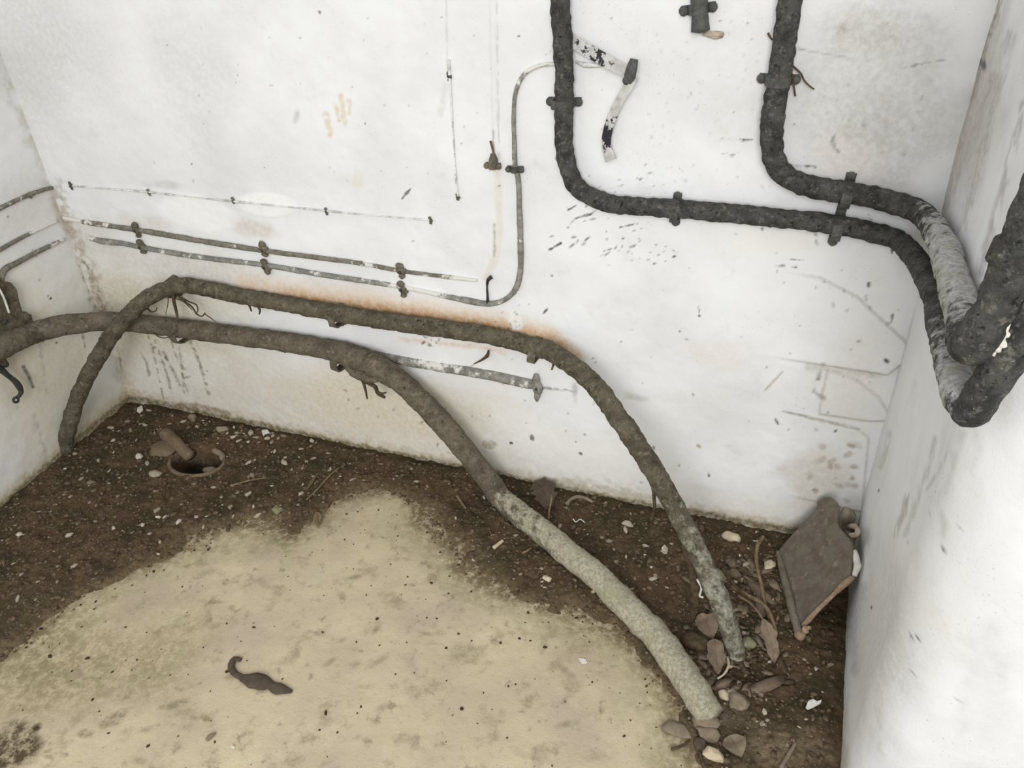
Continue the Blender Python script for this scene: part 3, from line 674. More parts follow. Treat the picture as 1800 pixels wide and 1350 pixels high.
fib(t1, [(1148, 848), (1150, 880), (1150, 897), (1144, 915)], 0, .0048, fn=f_l)
tube('hanging_rag', [VP(x, y, w1, f1) for x, y in [(1198, 945), (1215, 1000), (1222, 1045), (1218, 1090), (1208, 1120)]], .009, M_root, t1, lump=.45, step=.005, seg=9, rs=[.7, 1.1, 1.2, .9, .5], lf=50)
fib(t1, [(1226, 1018), (1233, 1032), (1230, 1048), (1236, 1050)], 0, .0035, M_white, 'pale_fibre', fn=f_l)
# fibres of the lower cable
fib(t2, [(266, 575), (276, 590), (290, 594), (306, 586), (315, 578)], [.06, .07, .07, .07, .06], .0022)
fib(t2, [(335, 588), (348, 598), (362, 599), (381, 596)], .06, .0014)
for p in ([(573, 624), (573, 632)], [(415, 598), (415, 606)], [(500, 612), (501, 620)]):
    fib(t2, p, .05, .004)
f_d = lambda x, y, o: VP(x, y, w2, g2) + np.array([0, -o, 0])
tube('torn_flap', [f_d(x, y, .012) for x, y in [(608, 636), (630, 652), (648, 660), (668, 664)]], .017, M_cab2, t2, lump=.5, step=.005, seg=10, rs=[.5, 1.0, 1.0, .5], lf=40, dust=[0, 0, 0, 0])
fib(t2, [(634, 655), (642, 668), (646, 682), (649, 697)], .012, .005, fn=f_d)
fib(t2, [(656, 662), (652, 670), (663, 676), (668, 688), (680, 695)], .012, .0055, fn=f_d, rs=[1.2, 1, 1.1, 1, .8])
fib(t2, [(668, 686), (676, 688), (682, 686)], .012, .004, fn=f_d)
fib(t2, [(645, 668), (656, 672), (664, 676)], .012, .0045, fn=f_d)
# ------------------------------------------------------------------ clamps
def frame_wall(c, dirv, n):
    a = np.cross(n, dirv); return a / np.linalg.norm(a)
def band(profile, c, a, n, d, w, th):
    """ribbon of thickness th along a 2d profile (a, n), of width w along d"""
    p = np.array(profile, float); t = np.gradient(p, axis=0); t /= np.linalg.norm(t, axis=1)[:, None] + 1e-9
    nn = np.stack([-t[:, 1], t[:, 0]], 1); outer = p + nn * th
    V = []; k = len(p)
    for s in (-w / 2, w / 2):
        for q in (p, outer): V += [c + a * x + n * y + d * s for x, y in q]
    V = np.array(V); fcs = []
    idx = lambda sd, o, i: sd * 2 * k + o * k + i
    for i in range(k - 1):
        fcs += [(idx(0, 1, i), idx(0, 1, i + 1), idx(1, 1, i + 1), idx(1, 1, i)), (idx(0, 0, i), idx(1, 0, i), idx(1, 0, i + 1), idx(0, 0, i + 1)),
                (idx(0, 0, i), idx(0, 0, i + 1), idx(0, 1, i + 1), idx(0, 1, i)), (idx(1, 0, i), idx(1, 1, i), idx(1, 1, i + 1), idx(1, 0, i + 1))]
    for i in (0, k - 1): fcs.append((idx(0, 0, i), idx(0, 1, i), idx(1, 1, i), idx(1, 0, i)))
    return V, fcs
def saddle(name, label, cat, base, d, n, arches, ear, w, th=0.0055, mat=M_clamp, bolt=0.010, group=None, rough=0.0):
    """base: point on the wall; d: pipe direction; arches: list of (position along the strap, height of the pipe centre, radius)"""
    d = d / np.linalg.norm(d); a = np.cross(d, n); a /= np.linalg.norm(a)
    t = thing(name, label, cat, base, group)
    lo = arches[0][0] - arches[0][2] - ear; hi = arches[-1][0] + arches[-1][2] + ear
    prof = [(lo, .002)]
    for (u, h, rad) in arches:
        prof.append((u - rad - .004, .002))
        for ang in np.linspace(math.pi * .98, math.pi * .02, 11): prof.append((u + rad * math.cos(ang), max(h + rad * math.sin(ang), .002)))
        prof.append((u + rad + .004, .002))
    prof.append((hi, .002))
    prof = [p for p in prof][::-1]
    V, fc = band(prof, base, a, n, d, w, th)
    if rough: V = V + (np.stack([vnoise(V, 90, s) for s in (1, 2, 3)], 1) - .5) * rough
    mobj('strap', V, fc, mat, t, smooth=False)
    for u in (lo + bolt * .5, hi - bolt * .5):
        Vv, f2 = rock_geo(int(abs(u) * 997) % 30, 2, .08, cut=0)
        k = np.stack([a, d, n], 1); Vb = (Vv * np.array([bolt, bolt, bolt * .7])) @ k.T + base + a * u + n * .006
        mobj('bolt_head', Vb, f2, mat, t)
    return t
nB = np.array([0, -1., 0])
def dirB(p, q): return B(*q) - B(*p)
saddle('pipe_clamp', 'dark two bolt saddle clamp on the left dropping pipe', 'clamp', B(993, 178), dirB((991, 150), (992, 200)), nB, [(0, r + .006, r + .003)], .014, .018)
saddle('pipe_clamp', 'dark two bolt saddle clamp on the right dropping pipe', 'clamp', B(1369, 138), dirB((1373, 110), (1365, 165)), nB, [(0, r + .006, r + .003)], .014, .018)
saddle('pipe_clamp', 'upright saddle clamp around the single horizontal pipe run', 'clamp', B(1190, 366), dirB((1150, 364), (1230, 370)), nB, [(0, r + .006, r + .003)], .012, .018, mat=M_clamp)
dd = dirB((1440, 390), (1520, 402)); dd /= np.linalg.norm(dd); aa = np.cross(dd, nB)
c0 = B(1480, 366); u1 = float((B(1480, 337) - c0) @ aa); u2 = float((B(1480, 397) - c0) @ aa)
saddle('double_clamp', 'long iron bracket strapped over both pipes near the corner', 'clamp', c0, dd, nB, sorted([(u1, r + .006, r + .004), (u2, r + .006, r + .004)]), .016, .02)
saddle('pipe_clamp', 'dark two bolt saddle clamp holding the short pipe stub at the top', 'clamp', B(1228, 15), dirB((1229, 0), (1231, 50)), nB, [(0, .012, .017)], .016, .018)
t = thing('pipe_stub', 'short broken stub of grey pipe under the top clamp', 'pipe', B(1230, 30))
tube('stub_body', [B(1227, -30, .012), B(1229, 0, .012), B(1230, 25, .012), B(1231, 54, .012)], .0165, M_clamp, t, lump=.08, seg=14, rs=[1, 1, .95, 1.1])
V, fc = rock_geo(3, 3, .4, cut=8); V = V * (1 + (fbm(V, 3, 4, 3) - .5) * .9)[:, None]; o = mobj('plaster_flake', V * np.array([.024, .006, .008]) + B(1252, 61, .004), fc, M_mort)
tagset(o, 'brown flake of plaster stuck below the pipe stub', 'flake')
# clamps of the heavy cables
saddle('cable_clamp', 'crusted clamp at the left shoulder of the upper brown cable', 'clamp', B(312, 501), dirB((318, 501), (360, 507)), nB, [(0, r1 + .006, r1 + .004)], .004, .022, mat=M_cab1, rough=.004)
saddle('cable_clamp', 'crusted clamp halfway along the upper brown cable', 'clamp', B(600, 551), dirB((560, 545), (640, 558)), nB, [(0, r1 + .006, r1 + .003)], .006, .02, mat=M_clay, rough=.004)
saddle('cable_clamp', 'crusted clamp where the upper cable leaves the wall', 'clamp', B(945, 611), dirB((900, 597), (960, 616)), nB, [(0, r1 + .006, r1 + .003)], .006, .02, mat=M_clay, rough=.004)
saddle('cable_clamp', 'crusted clamp where the lower cable starts to drop', 'clamp', B(607, 622), dirB((580, 615), (630, 630)), nB, [(0, r2 + .004, r2 * 1.12)], .002, .022, mat=M_cab2, rough=.004)
saddle('cable_clamp', 'crusted clamp on the lower cable below the left shoulder', 'clamp', B(328, 578), dirB((300, 574), (360, 582)), nB, [(0, r2 + .004, r2 * .98)], .0, .022, mat=M_clay, rough=.005, bolt=.006)

# ------------------------------------------------------------------ thin conduits and wires
cu = thing('thin_conduit', 'upper of the two thin flaking conduits along the back wall', 'conduit', B(465, 438))
tube('conduit_body', [B(x, y, .003) for x, y in [(112, 383), (165, 393), (240, 404), (350, 423), (465, 441), (560, 453), (640, 464), (710, 477), (780, 486), (838, 493)]], .0078, M_cond, cu, lump=.2, seg=12, rs=[.8, 1, 1, 1.05, .9, .9, .8, .8, .7, .6], dust=[.9, .2, 0, 0, .05, .05, .2, .2, .25, .8])
cl = thing('thin_conduit', 'lower thin flaking conduit that bends up at the right', 'conduit', B(468, 467))
tube('conduit_body', [B(x, y, .003) for x, y in [(155, 418), (180, 424), (215, 428), (255, 436), (350, 452), (465, 466), (560, 482), (640, 494), (710, 505), (770, 518), (820, 528), (858, 534), (885, 528), (905, 510), (914, 480), (915, 430), (913, 370), (910, 310), (906, 296), (904, 250), (903, 200), (907, 160), (922, 130), (950, 115), (985, 112)]],
     .0078, M_cond2, cl, lump=.16, seg=12, rs=[.8, 1.3, 1, 1, 1, .95, 1, .95, .8, .8, 1.1, 1, .9, .9, 1, 1, .9, .8, .8, .7, .6, .6, .6, .55, .5], dust=[.6, 0, 0, .1, 0, .05, 0, .05, .6, .45, 0, -.05, 0, 0, -.1, -.1, -.05, .1, .3, .2, .15, .1, .2, .5, .6])
o = tube('wall_wire', [B(x, y, .003) for x, y in [(1012, 108), (1025, 113), (1045, 115), (1075, 114)]], .005, M_wire, lump=.3, rs=[.6, 1, .8, .5])
tagset(o, 'short frayed wire end showing behind the bent strip', 'wire')
o = tube('flat_conduit', [B(x, y, -.006) for x, y in [(640, 618), (690, 629), (740, 638), (800, 648), (860, 658), (905, 668), (945, 676)]], .0165, M_cond2, lump=.1, seg=16, dust=[0, .1, .25, .1, .05, .15, .1])
tagset(o, 'wide grey conduit with flaking whitewash branching off below the brown cable', 'conduit')
# lumpy wall clips
def lump_clip(name, label, px, py, w, h, mat=M_clay, group=None, pin=True, fn=B, n=nB, seed=0):
    c = fn(px, py); t = thing(name, label, 'clip', c, group)
    for k, (dx, dy, s) in enumerate([(-.15, .55, .62), (.1, -.05, .8), (.0, -.6, .55)]):
        V, fc = rock_geo(seed + k, 2, .3, cut=3); V = V * np.array([w, w * .55, h * .62]) * s
        V = V + c + np.array([dx * w, 0, dy * h]) + n * w * .25
        mobj('saddle_lobe' if k != 1 else 'saddle_body', V, fc, mat, t)
    if pin:
        o = tube('nail', [c + n * .002, c + n * (w * .7), c + n * (w * .8) + np.array([0, 0, -.002])], w * .22, M_black, t, lump=.1, seg=8, step=.003)
    return t
k_ = 0
for lab, x, y in (('leftmost clip of the upper thin conduit', 242, 403), ('middle clip of the upper thin conduit', 465, 437), ('right clip of the upper thin conduit', 707, 475),
                  ('leftmost clip of the lower thin conduit', 251, 433), ('middle clip of the lower thin conduit', 469, 468), ('right clip of the lower thin conduit', 709, 507)):
    lump_clip('conduit_clip', 'crusted grey ' + lab, x, y, .021, .027, seed=k_ * 3, group='clips of the thin conduit pair'); k_ += 1
lump_clip('conduit_clip', 'upright crusted clip ending the wide flaking conduit', 945, 680, .019, .05, M_cond2, seed=40)
saddle('conduit_clamp', 'brassy two bolt clamp at the foot of the whitewashed riser', 'clamp', B(867, 291), dirB((867, 270), (869, 310)), nB, [(0, .004, .010)], .009, .014, mat=M_clay, bolt=.0075)
saddle('conduit_clamp', 'dark two bolt clamp on the riser of the lower conduit', 'clamp', B(906, 297), dirB((905, 270), (908, 320)), nB, [(0, .004, .010)], .010, .014, mat=M_clamp, bolt=.0075)
t = thing('conduit_plug', 'rusty plug above the brassy clamp', 'plug', B(867, 281))
tube('plug_body', [B(866, 270, .005), B(867, 280, .007), B(867, 292, .007)], .0105, M_clay, t, lump=.2, seg=12, rs=[.5, 1, 1]); 
tube('wire_end', [B(862, 248, .003), B(866, 262, .005), B(868, 276, .006)], .003, M_tan, t, lump=.2, seg=8)
o = tube('iron_pin', [B(864, 487, .010), B(858, 492, .012), B(856, 505, .008), B(857, 522, .006), B(857, 536, .006)], .0042, M_black, lump=.2, rs=[1.3, 1.2, .6, .8, 1.1], seg=9)
tagset(o, 'thin black iron pin hooked over the lower conduit bend', 'pin')
# wire along the top left and its clips
o = tube('wall_wire', [B(x, y, .002) for x, y in [(128, 327), (190, 332), (262, 338), (340, 347), (410, 354), (490, 362), (575, 371), (670, 380), (757, 387)]], .0034, M_wire, lump=.3, seg=8, rs=[.9, .5, .9, .4, .9, .6, .8, .4, .8])
tagset(o, 'thin whitewashed wire sagging along the upper back wall', 'wire')
for lab, x, y in (('second', 262, 338), ('third', 410, 352), ('fourth', 574, 371), ('rightmost', 757, 387)):
    lump_clip('wire_clip', lab + ' small clip on the thin wall wire', x, y, .0075, .012, M_clay, 'clips of the thin wall wire', seed=x)
lump_clip('wire_clip', 'dark clip where the wire leaves the corner', 125, 326, .009, .015, M_clamp, 'clips of the thin wall wire', seed=2)
o = tube('wall_wire', [B(x, y, .002) for x, y in [(788, 105), (790, 130), (793, 180), (797, 240), (802, 320), (805, 345)]], .003, M_wire, lump=.3, seg=8, rs=[1.2, 1.2, 1, .5, .8, .8])
tagset(o, 'thin upright wire between two clips on the plain wall', 'wire')
lump_clip('wire_clip', 'dark clip at the top of the thin upright wire', 790, 134, .009, .013, M_clamp, seed=3)
lump_clip('wire_clip', 'grey clip at the foot of the thin upright wire', 805, 346, .008, .010, M_clay, seed=4)
# left wall runs
nLw = NL
o = tube('wall_wire', [L(x, y, .003) for x, y in [(-40, 388), (0, 366), (50, 343), (90, 330), (122, 326)]], .0062, M_cond, lump=.12, seg=10, rs=[1, 1, 1, .9, .7], dust=[.1, .1, .1, 0, 0])
tagset(o, 'greenish grey wire on the left wall above the conduits', 'wire')
lump_clip('wire_clip', 'round clip on the greenish wire of the left wall', 52, 343, .012, .012, M_cond, fn=L, n=nLw, seed=6)
o = tube('thin_conduit', [L(x, y, .003) for x, y in [(-30, 458), (0, 439), (30, 422), (52, 411), (100, 389)]], .006, M_cond, lump=.2, seg=10, rs=[1, 1, 1, .8, .6], dust=[0, 0, 0, .3, 1])
tagset(o, 'upper short conduit on the left wall, fading into whitewash', 'conduit')
o = tube('thin_conduit', [L(x, y, .004) for x, y in [(2, 520), (2, 490), (8, 474), (28, 463), (60, 446), (99, 427), (112, 421)]], .009, M_cond, lump=.16, seg=10, rs=[1.2, 1.1, 1.0, .9, .8, .7, .6], dust=[0, 0, 0, 0, .05, .3, 1])
tagset(o, 'lower short conduit bending down into the bracket on the left wall', 'conduit')
lump_clip('wire_clip', 'dark clip high on the left wall near the corner', 28, 137, .010, .02, M_clamp, fn=L, n=nLw, seed=8)
# bracket on the left wall
def slab(name, px, fn, th, n, mat, parent=None, off=0.0, bev=0.003, jit=0.0):
    p = np.array([fn(x, y, off) for x, y in px]); k = len(p)
    if jit: p = p + (np.stack([vnoise(p, 60, s) for s in (4, 5, 6)], 1) - .5) * jit
    c = p.mean(0); ins = p + (c - p) / np.linalg.norm(c - p, axis=1)[:, None] * bev
    V = np.vstack([p, p + n * (th - bev * .6), ins + n * th]); fc = [tuple(range(2 * k, 3 * k))]
    for i in range(k):
        j = (i + 1) % k; fc += [(i, j, k + j, k + i), (k + i, k + j, 2 * k + j, 2 * k + i)]
    fc.append(tuple(range(k))[::-1])
    return mobj(name, V, fc, mat, parent, smooth=False)
t = thing('wall_bracket', 'brown plate bracket with a pale rod on the left wall, cut by the frame', 'bracket', L(10, 560))
slab('back_plate', [(-60, 470), (-5, 492), (10, 496), (20, 508), (25, 530), (31, 548), (46, 553), (52, 572), (30, 592), (-60, 640)], L, .022, nLw, M_cab1, t, jit=.004)
tube('rod', [L(-6, 500, .03), L(6, 522, .03), L(16, 550, .028)], .0032, M_white, t, seg=8)
V, fc = rock_geo(4, 2, .2); mobj('bolt_head', V * .008 + L(7, 566, .026), fc, M_black, t)
V, fc = rock_geo(6, 2, .4); mobj('lug', V * np.array([.012, .012, .02]) + L(45, 556, .02), fc, M_cab1, t)
t = thing('iron_hook', 'curled black iron hook hanging below the cable on the left wall', 'hook', L(20, 670))
tube('hook_body', [L(x, y, .03) for x, y in [(-16, 640), (2, 650), (14, 660), (24, 668), (34, 680), (37, 690), (30, 700)]], .0095, M_black, t, lump=.15, seg=12, rs=[1.1, 1, .8, .9, .95, .75, .55])
ring = [L(28 + 4.5 * math.cos(a), 703 + 4.5 * math.sin(a), .03) for a in np.linspace(0, 2 * math.pi, 9)]
tube('ring_end', ring, .0036, M_black, t, seg=8, lump=.1, step=.003)
tube('strap_end', [L(-5, 625, .03), L(4, 636, .03), L(12, 642, .03)], .014, M_cab1, t, lump=.35, seg=10, rs=[1, 1, .5])

# bent strip hanging behind the left pipe
def ribbon(name, pts, w, th, mat, parent, face, ws=None, step=.003, dust=None):
    C, par = spline(pts, step); T = np.gradient(C, axis=0); T /= np.linalg.norm(T, axis=1)[:, None]
    n = np.tile(np.array(face, float), (len(C), 1)); n = n - T * (n * T).sum(1)[:, None]; n /= np.linalg.norm(n, axis=1)[:, None]
    s = np.cross(T, n); ww = (w * np.interp(par, np.arange(len(ws)), ws) if ws else np.full(len(C), w))[:, None] / 2
    V = np.concatenate([C - s * ww - n * th, C + s * ww - n * th, C + s * ww + n * th, C - s * ww + n * th]); k = len(C)
    fc = [(a * k + i, a * k + i + 1, b * k + i + 1, b * k + i) for a, b in ((0, 1), (1, 2), (2, 3), (3, 0)) for i in range(k - 1)]
    fc += [(0, k, 2 * k, 3 * k), (k - 1, 4 * k - 1, 3 * k - 1, 2 * k - 1)]
    o = mobj(name, V, fc, mat, parent, smooth=False)
    if dust: o.data.attributes.new('dust', 'FLOAT', 'POINT').data.foreach_set('value', np.tile(np.interp(par, np.arange(len(dust)), dust), 4).astype(np.float32))
    return o
t = thing('bent_strip', 'bent metal strip with chipped white paint hanging beside the left pipe', 'strip', B(1075, 150))
ribbon('upper_arm', [B(990, 62, .008), B(1020, 80, .012), B(1060, 104, .02), B(1104, 127, .03)], .026, .0016, M_strip, t, (0, -1, .2), ws=[1, 1, 1, .85], dust=[-.2, .35, .75, -.3])
ribbon('folded_knee', [B(1115, 104, .028), B(1111, 118, .034), B(1107, 134, .036), B(1104, 144, .03)], .022, .003, M_clamp, t, (-.3, -1, 0), ws=[.7, 1, 1.1, .7])
ribbon('lower_arm', [B(1114, 132, .03), B(1106, 150, .032), B(1090, 176, .026), B(1077, 204, .022), B(1068, 232, .022), B(1066, 255, .026), B(1074, 282, .034)], .021, .0016, M_strip, t, (-.2, -1, .1), ws=[1.05, 1, .95, 1, 1, 1, 1.3], dust=[-.3, -.4, -.2, .5, .9, .7, -.2])
V, fc = rock_geo(9, 2, .3); mobj('knee_knob', V * np.array([.008, .008, .010]) + B(1101, 141, .03), fc, M_clamp, t)
# roots behind the right dropping pipe
for lab, p, rd in (('long wiry root curling away right of the right dropping pipe', [(1388, 112), (1398, 120), (1408, 130), (1414, 142), (1424, 152), (1431, 157)], .0024),
                   ('short wiry root below the right clamp', [(1388, 122), (1393, 135), (1395, 150), (1398, 169)], .0028),
                   ('tiny forked root left of the right dropping pipe', [(1350, 58), (1353, 64), (1358, 70), (1364, 70)], .0022)):
    o = tube('wiry_root', [B(x, y, .012) for x, y in p], rd, M_root, lump=.2, seg=7, step=.004, rs=list(np.linspace(1, .6, len(p)))); tagset(o, lab, 'root')
o = tube('wiry_root', [B(x, y, .008) for x, y in [(833, 640), (848, 632), (856, 626), (859, 616)]], .004, M_root, lump=.2, seg=7, step=.004, rs=[.4, .8, 1.3, .7]); tagset(o, 'forked brown root tip stuck to the wall between the cables', 'root')
# ------------------------------------------------------------------ debris in the right corner
e1, e2 = ground(1372, 985), ground(1405, 1112); e3 = RT(1502, 1004, .012)
npl = np.cross(e2 - e1, e3 - e1); npl /= np.linalg.norm(npl); npl = npl if npl[1] < 0 else -npl
def PL(x, y, off=0.0): return on_plane(x, y, npl, e1 + npl * (off + .006))
t = thing('metal_plate', 'rusty brown metal plate leaning in the right corner', 'plate', e2)
slab('sheet', [(1368, 972), (1386, 950), (1410, 925), (1428, 905), (1441, 895), (1440, 884), (1449, 877), (1462, 876), (1473, 884), (1477, 896), (1472, 918), (1478, 930), (1492, 944), (1500, 955), (1503, 975), (1500, 1000),
               (1496, 1018), (1478, 1030), (1450, 1058), (1425, 1085), (1412, 1100), (1402, 1080), (1385, 1030), (1373, 995)], PL, .006, npl, M_plate, t, jit=.003)
tube('folded_edge', [PL(1368, 970, .006), PL(1375, 1000, .01), PL(1386, 1045, .012), PL(1396, 1085, .012), PL(1406, 1118, .006)], .009, M_plate, t, lump=.3, seg=9, rs=[.7, 1, 1.2, 1.2, 1.3], lf=50)
tube('rust_edge', [PL(1412, 1100, .006), PL(1432, 1078, .008), PL(1458, 1052, .008), PL(1484, 1027, .008), PL(1500, 1014, .008)], .0055, M_rust, t, lump=.35, seg=9, rs=[1.1, 1, 1, 1.2, 1], lf=60)
tube('paint_crust', [PL(1502, 1012, .012), PL(1507, 995, .012), PL(1505, 980, .012), PL(1503, 968, .01)], .007, M_white, t, lump=.4, seg=9, rs=[.8, 1.2, 1, .6], lf=60)
for k, (x, y, s) in enumerate([(1416, 1106, .010), (1406, 1116, .014), (1421, 1104, .007)]):
    V, fc = rock_geo(20 + k, 2, .3); mobj('rust_lump', V * s + PL(x, y, .008), fc, M_rust, t)
t = thing('mortar_chunk', 'beige chunk of mortar with a round hole above the metal plate', 'mortar', RT(1494, 930, .01))
V, fc = rock_geo(31, 3, .35); V = V * np.array([.024, .034, .05]) + RT(1487, 915, .026); mobj('chunk_body', V, fc, M_mort, t)
hole = [RT(1499 + 9 * math.cos(a), 933 + 8 * math.sin(a), .024) for a in np.linspace(0, 2 * math.pi, 13)]
tube('hole_rim', hole, .006, M_mort, t, lump=.25, seg=9, step=.004)
V, fc = rock_geo(33, 2, .1, cut=0); mobj('hole_shade', V * np.array([.006, .016, .016]) + RT(1499, 933, .018), fc, M_black, t)  # black body standing in for the shade inside the hole

# ------------------------------------------------------------------ drain by the left corner
dz = 0.0
t = thing('floor_drain', 'round floor drain with a broken rim in the soil', 'drain', [DRAIN[0], DRAIN[1], 0])
rim = [np.array([DRAIN[0] + .094 * math.cos(a), DRAIN[1] + .069 * math.sin(a), .0]) for a in np.linspace(math.radians(195), math.radians(395), 16)]
tube('rim', rim, .0065, M_tan, t, lump=.35, seg=9, lf=50)
rim2 = [np.array([DRAIN[0] + .090 * math.cos(a), DRAIN[1] + .066 * math.sin(a), .002]) for a in np.linspace(math.radians(35), math.radians(80), 8)]
tube('rim_shard', rim2, .010, M_stone, t, lump=.4, seg=9, lf=50)
V, fc = rock_geo(41, 2, .3); mobj('pit_rubble', V * np.array([.03, .018, .014]) + np.array([DRAIN[0] + .035, DRAIN[1] + .01, -.035]), fc, M_stone, t)
o = tube('clay_pipe', [ground(292, 767) + np.array([0, 0, .012]), ground(312, 784) + np.array([0, 0, .010]), ground(334, 803) + np.array([0, 0, -.0])], .021, M_tan, lump=.12, seg=14, rs=[1, .95, .85])
tagset(o, 'short tan clay pipe poking into the floor drain', 'pipe')
V, fc = rock_geo(43, 3, .25); o = mobj('flat_stone', V * np.array([.05, .045, .014]) + ground(288, 790) + np.array([0, 0, .004]), fc, M_tan); tagset(o, 'flat brown stone at the left of the floor drain', 'stone')

# ------------------------------------------------------------------ leaves, twigs, stones
def leaf(name, label, pxs, w, mat=M_leaf, lift=.012, cat='leaf', curl=.35, ws=None):
    pts = [ground(x, y) + np.array([0, 0, lift if not isinstance(lift, list) else lift[i]]) for i, (x, y) in enumerate(pxs)]
    t = thing(name, label, cat, pts[0])
    C, par = spline(pts, .004); k = len(C); T = np.gradient(C, axis=0); T /= np.linalg.norm(T, axis=1)[:, None]
    up = np.array([0, -.35, 1.]); s = np.cross(T, up); s /= np.linalg.norm(s, axis=1)[:, None]; n = np.cross(s, T)
    q = np.linspace(0, 1, k); prof = (np.sin(np.pi * q ** .8) ** .8 if ws is None else np.interp(q, np.linspace(0, 1, len(ws)), ws)) * w / 2
    prof = prof * (1 + (vnoise(C, 90, 3) - .5) * .7); C = C + n * ((vnoise(C, 60, 5) - .5) * .012)[:, None]
    cols = np.linspace(-1, 1, 7); V = []
    for sgn in (0, 1):
        for cc in cols: V.append(C + s * (prof * cc)[:, None] + n * (abs(cc) ** 1.5 * prof * curl - sgn * .0012)[:, None])
    V = np.concatenate(V); fc = []
    for a in range(6):
        for i in range(k - 1):
            fc.append((a * k + i, (a + 1) * k + i, (a + 1) * k + i + 1, a * k + i + 1)); b = 7 * k; fc.append((b + a * k + i, b + a * k + i + 1, b + (a + 1) * k + i + 1, b + (a + 1) * k + i))
    mobj('blade', V, fc, mat, t)
    tube('midrib', C[::max(1, k // 8)] + n[::max(1, k // 8)] * .0012, .0007, mat, t, seg=6, lump=0, step=.006)
    return t
leaf('dry_leaf', 'curled tan leaf just left of the cable foot', [(1227, 1090), (1240, 1108), (1252, 1130)], .05, lift=[.02, .025, .012])
leaf('dry_leaf', 'folded brown leaf below the cable foot', [(1254, 1133), (1256, 1155), (1262, 1190)], .045, lift=[.02, .022, .01])
leaf('dry_leaf', 'long narrow grey brown leaf right of the cable foot', [(1336, 1110), (1346, 1128), (1356, 1150), (1360, 1172)], .034, lift=[.045, .035, .02, .01], curl=.2)
leaf('dry_leaf', 'brown pointed leaf standing against the wall foot', [(940, 858), (955, 875), (966, 902)], .07, mat=M_peel, lift=[.02, .03, .01], curl=.25)
leaf('dry_leaf', 'pale dry leaf at the edge of the sand', [(556, 902), (560, 915), (561, 932)], .022, mat=M_twig, lift=.006)
leaf('dry_leaf', 'small pale leaf among the twigs by the drain', [(556, 838), (548, 850), (538, 866)], .012, mat=M_twig, lift=.006)
leaf('bark_strip', 'pale bark strip by the stones at the cable end', [(1281, 1296), (1292, 1315), (1302, 1335)], .05, mat=M_stone, lift=.008, cat='bark')
def twig(label, pxs, rad, mat=M_twig, lift=.006, cat='twig', name='dry_twig'):
    ls = lift if isinstance(lift, list) else [lift] * len(pxs)
    o = tube(name, [ground(x, y) + np.array([0, 0, l]) for (x, y), l in zip(pxs, ls)], rad, mat, lump=.2, seg=7, step=.005, rs=list(np.linspace(1, .7, max(3, len(pxs)))), lf=60)
    return tagset(o, label, cat)
twig('curved pale twig rising left of the metal plate', [(1337, 968), (1327, 985), (1326, 1010), (1335, 1045), (1344, 1075), (1352, 1092)], .0052, lift=[.05, .05, .045, .035, .02, .01])
twig('straight stick crossing towards the foot of the plate', [(1285, 1040), (1310, 1058), (1335, 1075), (1350, 1092), (1362, 1115)], .006, lift=[.02, .025, .03, .03, .012])
twig('thin stem of the long narrow leaf', [(1295, 1062), (1315, 1080), (1328, 1098), (1337, 1112)], .0034, lift=[.03, .04, .045, .045])
twig('dark twig lying between cable foot and plate', [(1268, 1015), (1290, 1045), (1320, 1068)], .005, M_root, [.03, .03, .02])
twig('pale twig arc under the folded leaf', [(1278, 1158), (1280, 1172), (1272, 1188), (1261, 1196)], .0035, M_cream, .006)
twig('stalk of the pointed leaf touching the silted cable', [(970, 862), (970, 885), (966, 905), (964, 922)], .0042, lift=[.03, .025, .02, .01])
twig('short dark stick left of the silted cable', [(804, 874), (812, 886), (819, 896)], .005, M_twig, .005)
twig('short pale stick on the soil near the sand', [(868, 965), (878, 957), (884, 952)], .006, M_cream, .004)
twig('faint brown stick under the silted cable', [(918, 974), (926, 970), (935, 964)], .004, M_twig, .003)
twig('long thin straw right of the drain', [(405, 856), (440, 846), (470, 841)], .0028, M_twig, .004)
twig('diagonal straw above the sand edge', [(540, 880), (558, 862), (580, 838), (596, 824)], .003, M_twig, .004)
twig('pale stick at the bottom edge by the right wall', [(1372, 1352), (1385, 1330), (1398, 1308)], .005, M_stone, .004)
twig('bent dark root beside the lower stones', [(1180, 1319), (1200, 1312), (1212, 1303)], .0035, M_root, .003)
twig('dark root running to the bottom edge by the cream stone', [(1228, 1318), (1232, 1335), (1240, 1352)], .0045, M_root, .003)
twig('pale loop of dead root by the wall foot', [(996, 890), (1003, 882), (1014, 877), (1028, 879), (1038, 884), (1042, 886)], .006, M_stone, .008)
twig('tiny white zigzag thread in the soil', [(1007, 914), (1012, 920), (1020, 915), (1028, 921)], .0018, M_white, .005, 'thread', 'pale_thread')
# named stones
RK = []
for s_ in range(12):
    V, fc = rock_geo(s_, 3, .3, cut=11); V = V * (1 + (fbm(V + s_, 5, s_, 3) - .5) * .35)[:, None]; RK.append((V, fc))
def stone(label, x, y, sz, mat, k=0, rz=0.0, lift=.25, cat='stone', name='loose_stone'):
    V, fc = RK[k % 12]; c, s = math.cos(rz), math.sin(rz); V = V * np.array(sz); V = V @ np.array([[c, s, 0], [-s, c, 0], [0, 0, 1]])
    g = ground(x, y); V = V + g + np.array([0, 0, sz[2] * lift]); o = mobj(name, V, fc, mat); return tagset(o, label, cat)
stone('round greenish stone at the tip of the upper cable', 1312, 1134, (.024, .02, .016), M_green, 0)
stone('yellowish stone beside the end of the silted cable', 1273, 1222, (.018, .013, .012), M_cream, 1)
stone('grey brown stone right of the yellowish stone', 1298, 1235, (.028, .02, .014), M_stone, 2)
stone('large grey block at the end of the silted cable', 1237, 1268, (.034, .026, .02), M_stone, 3)
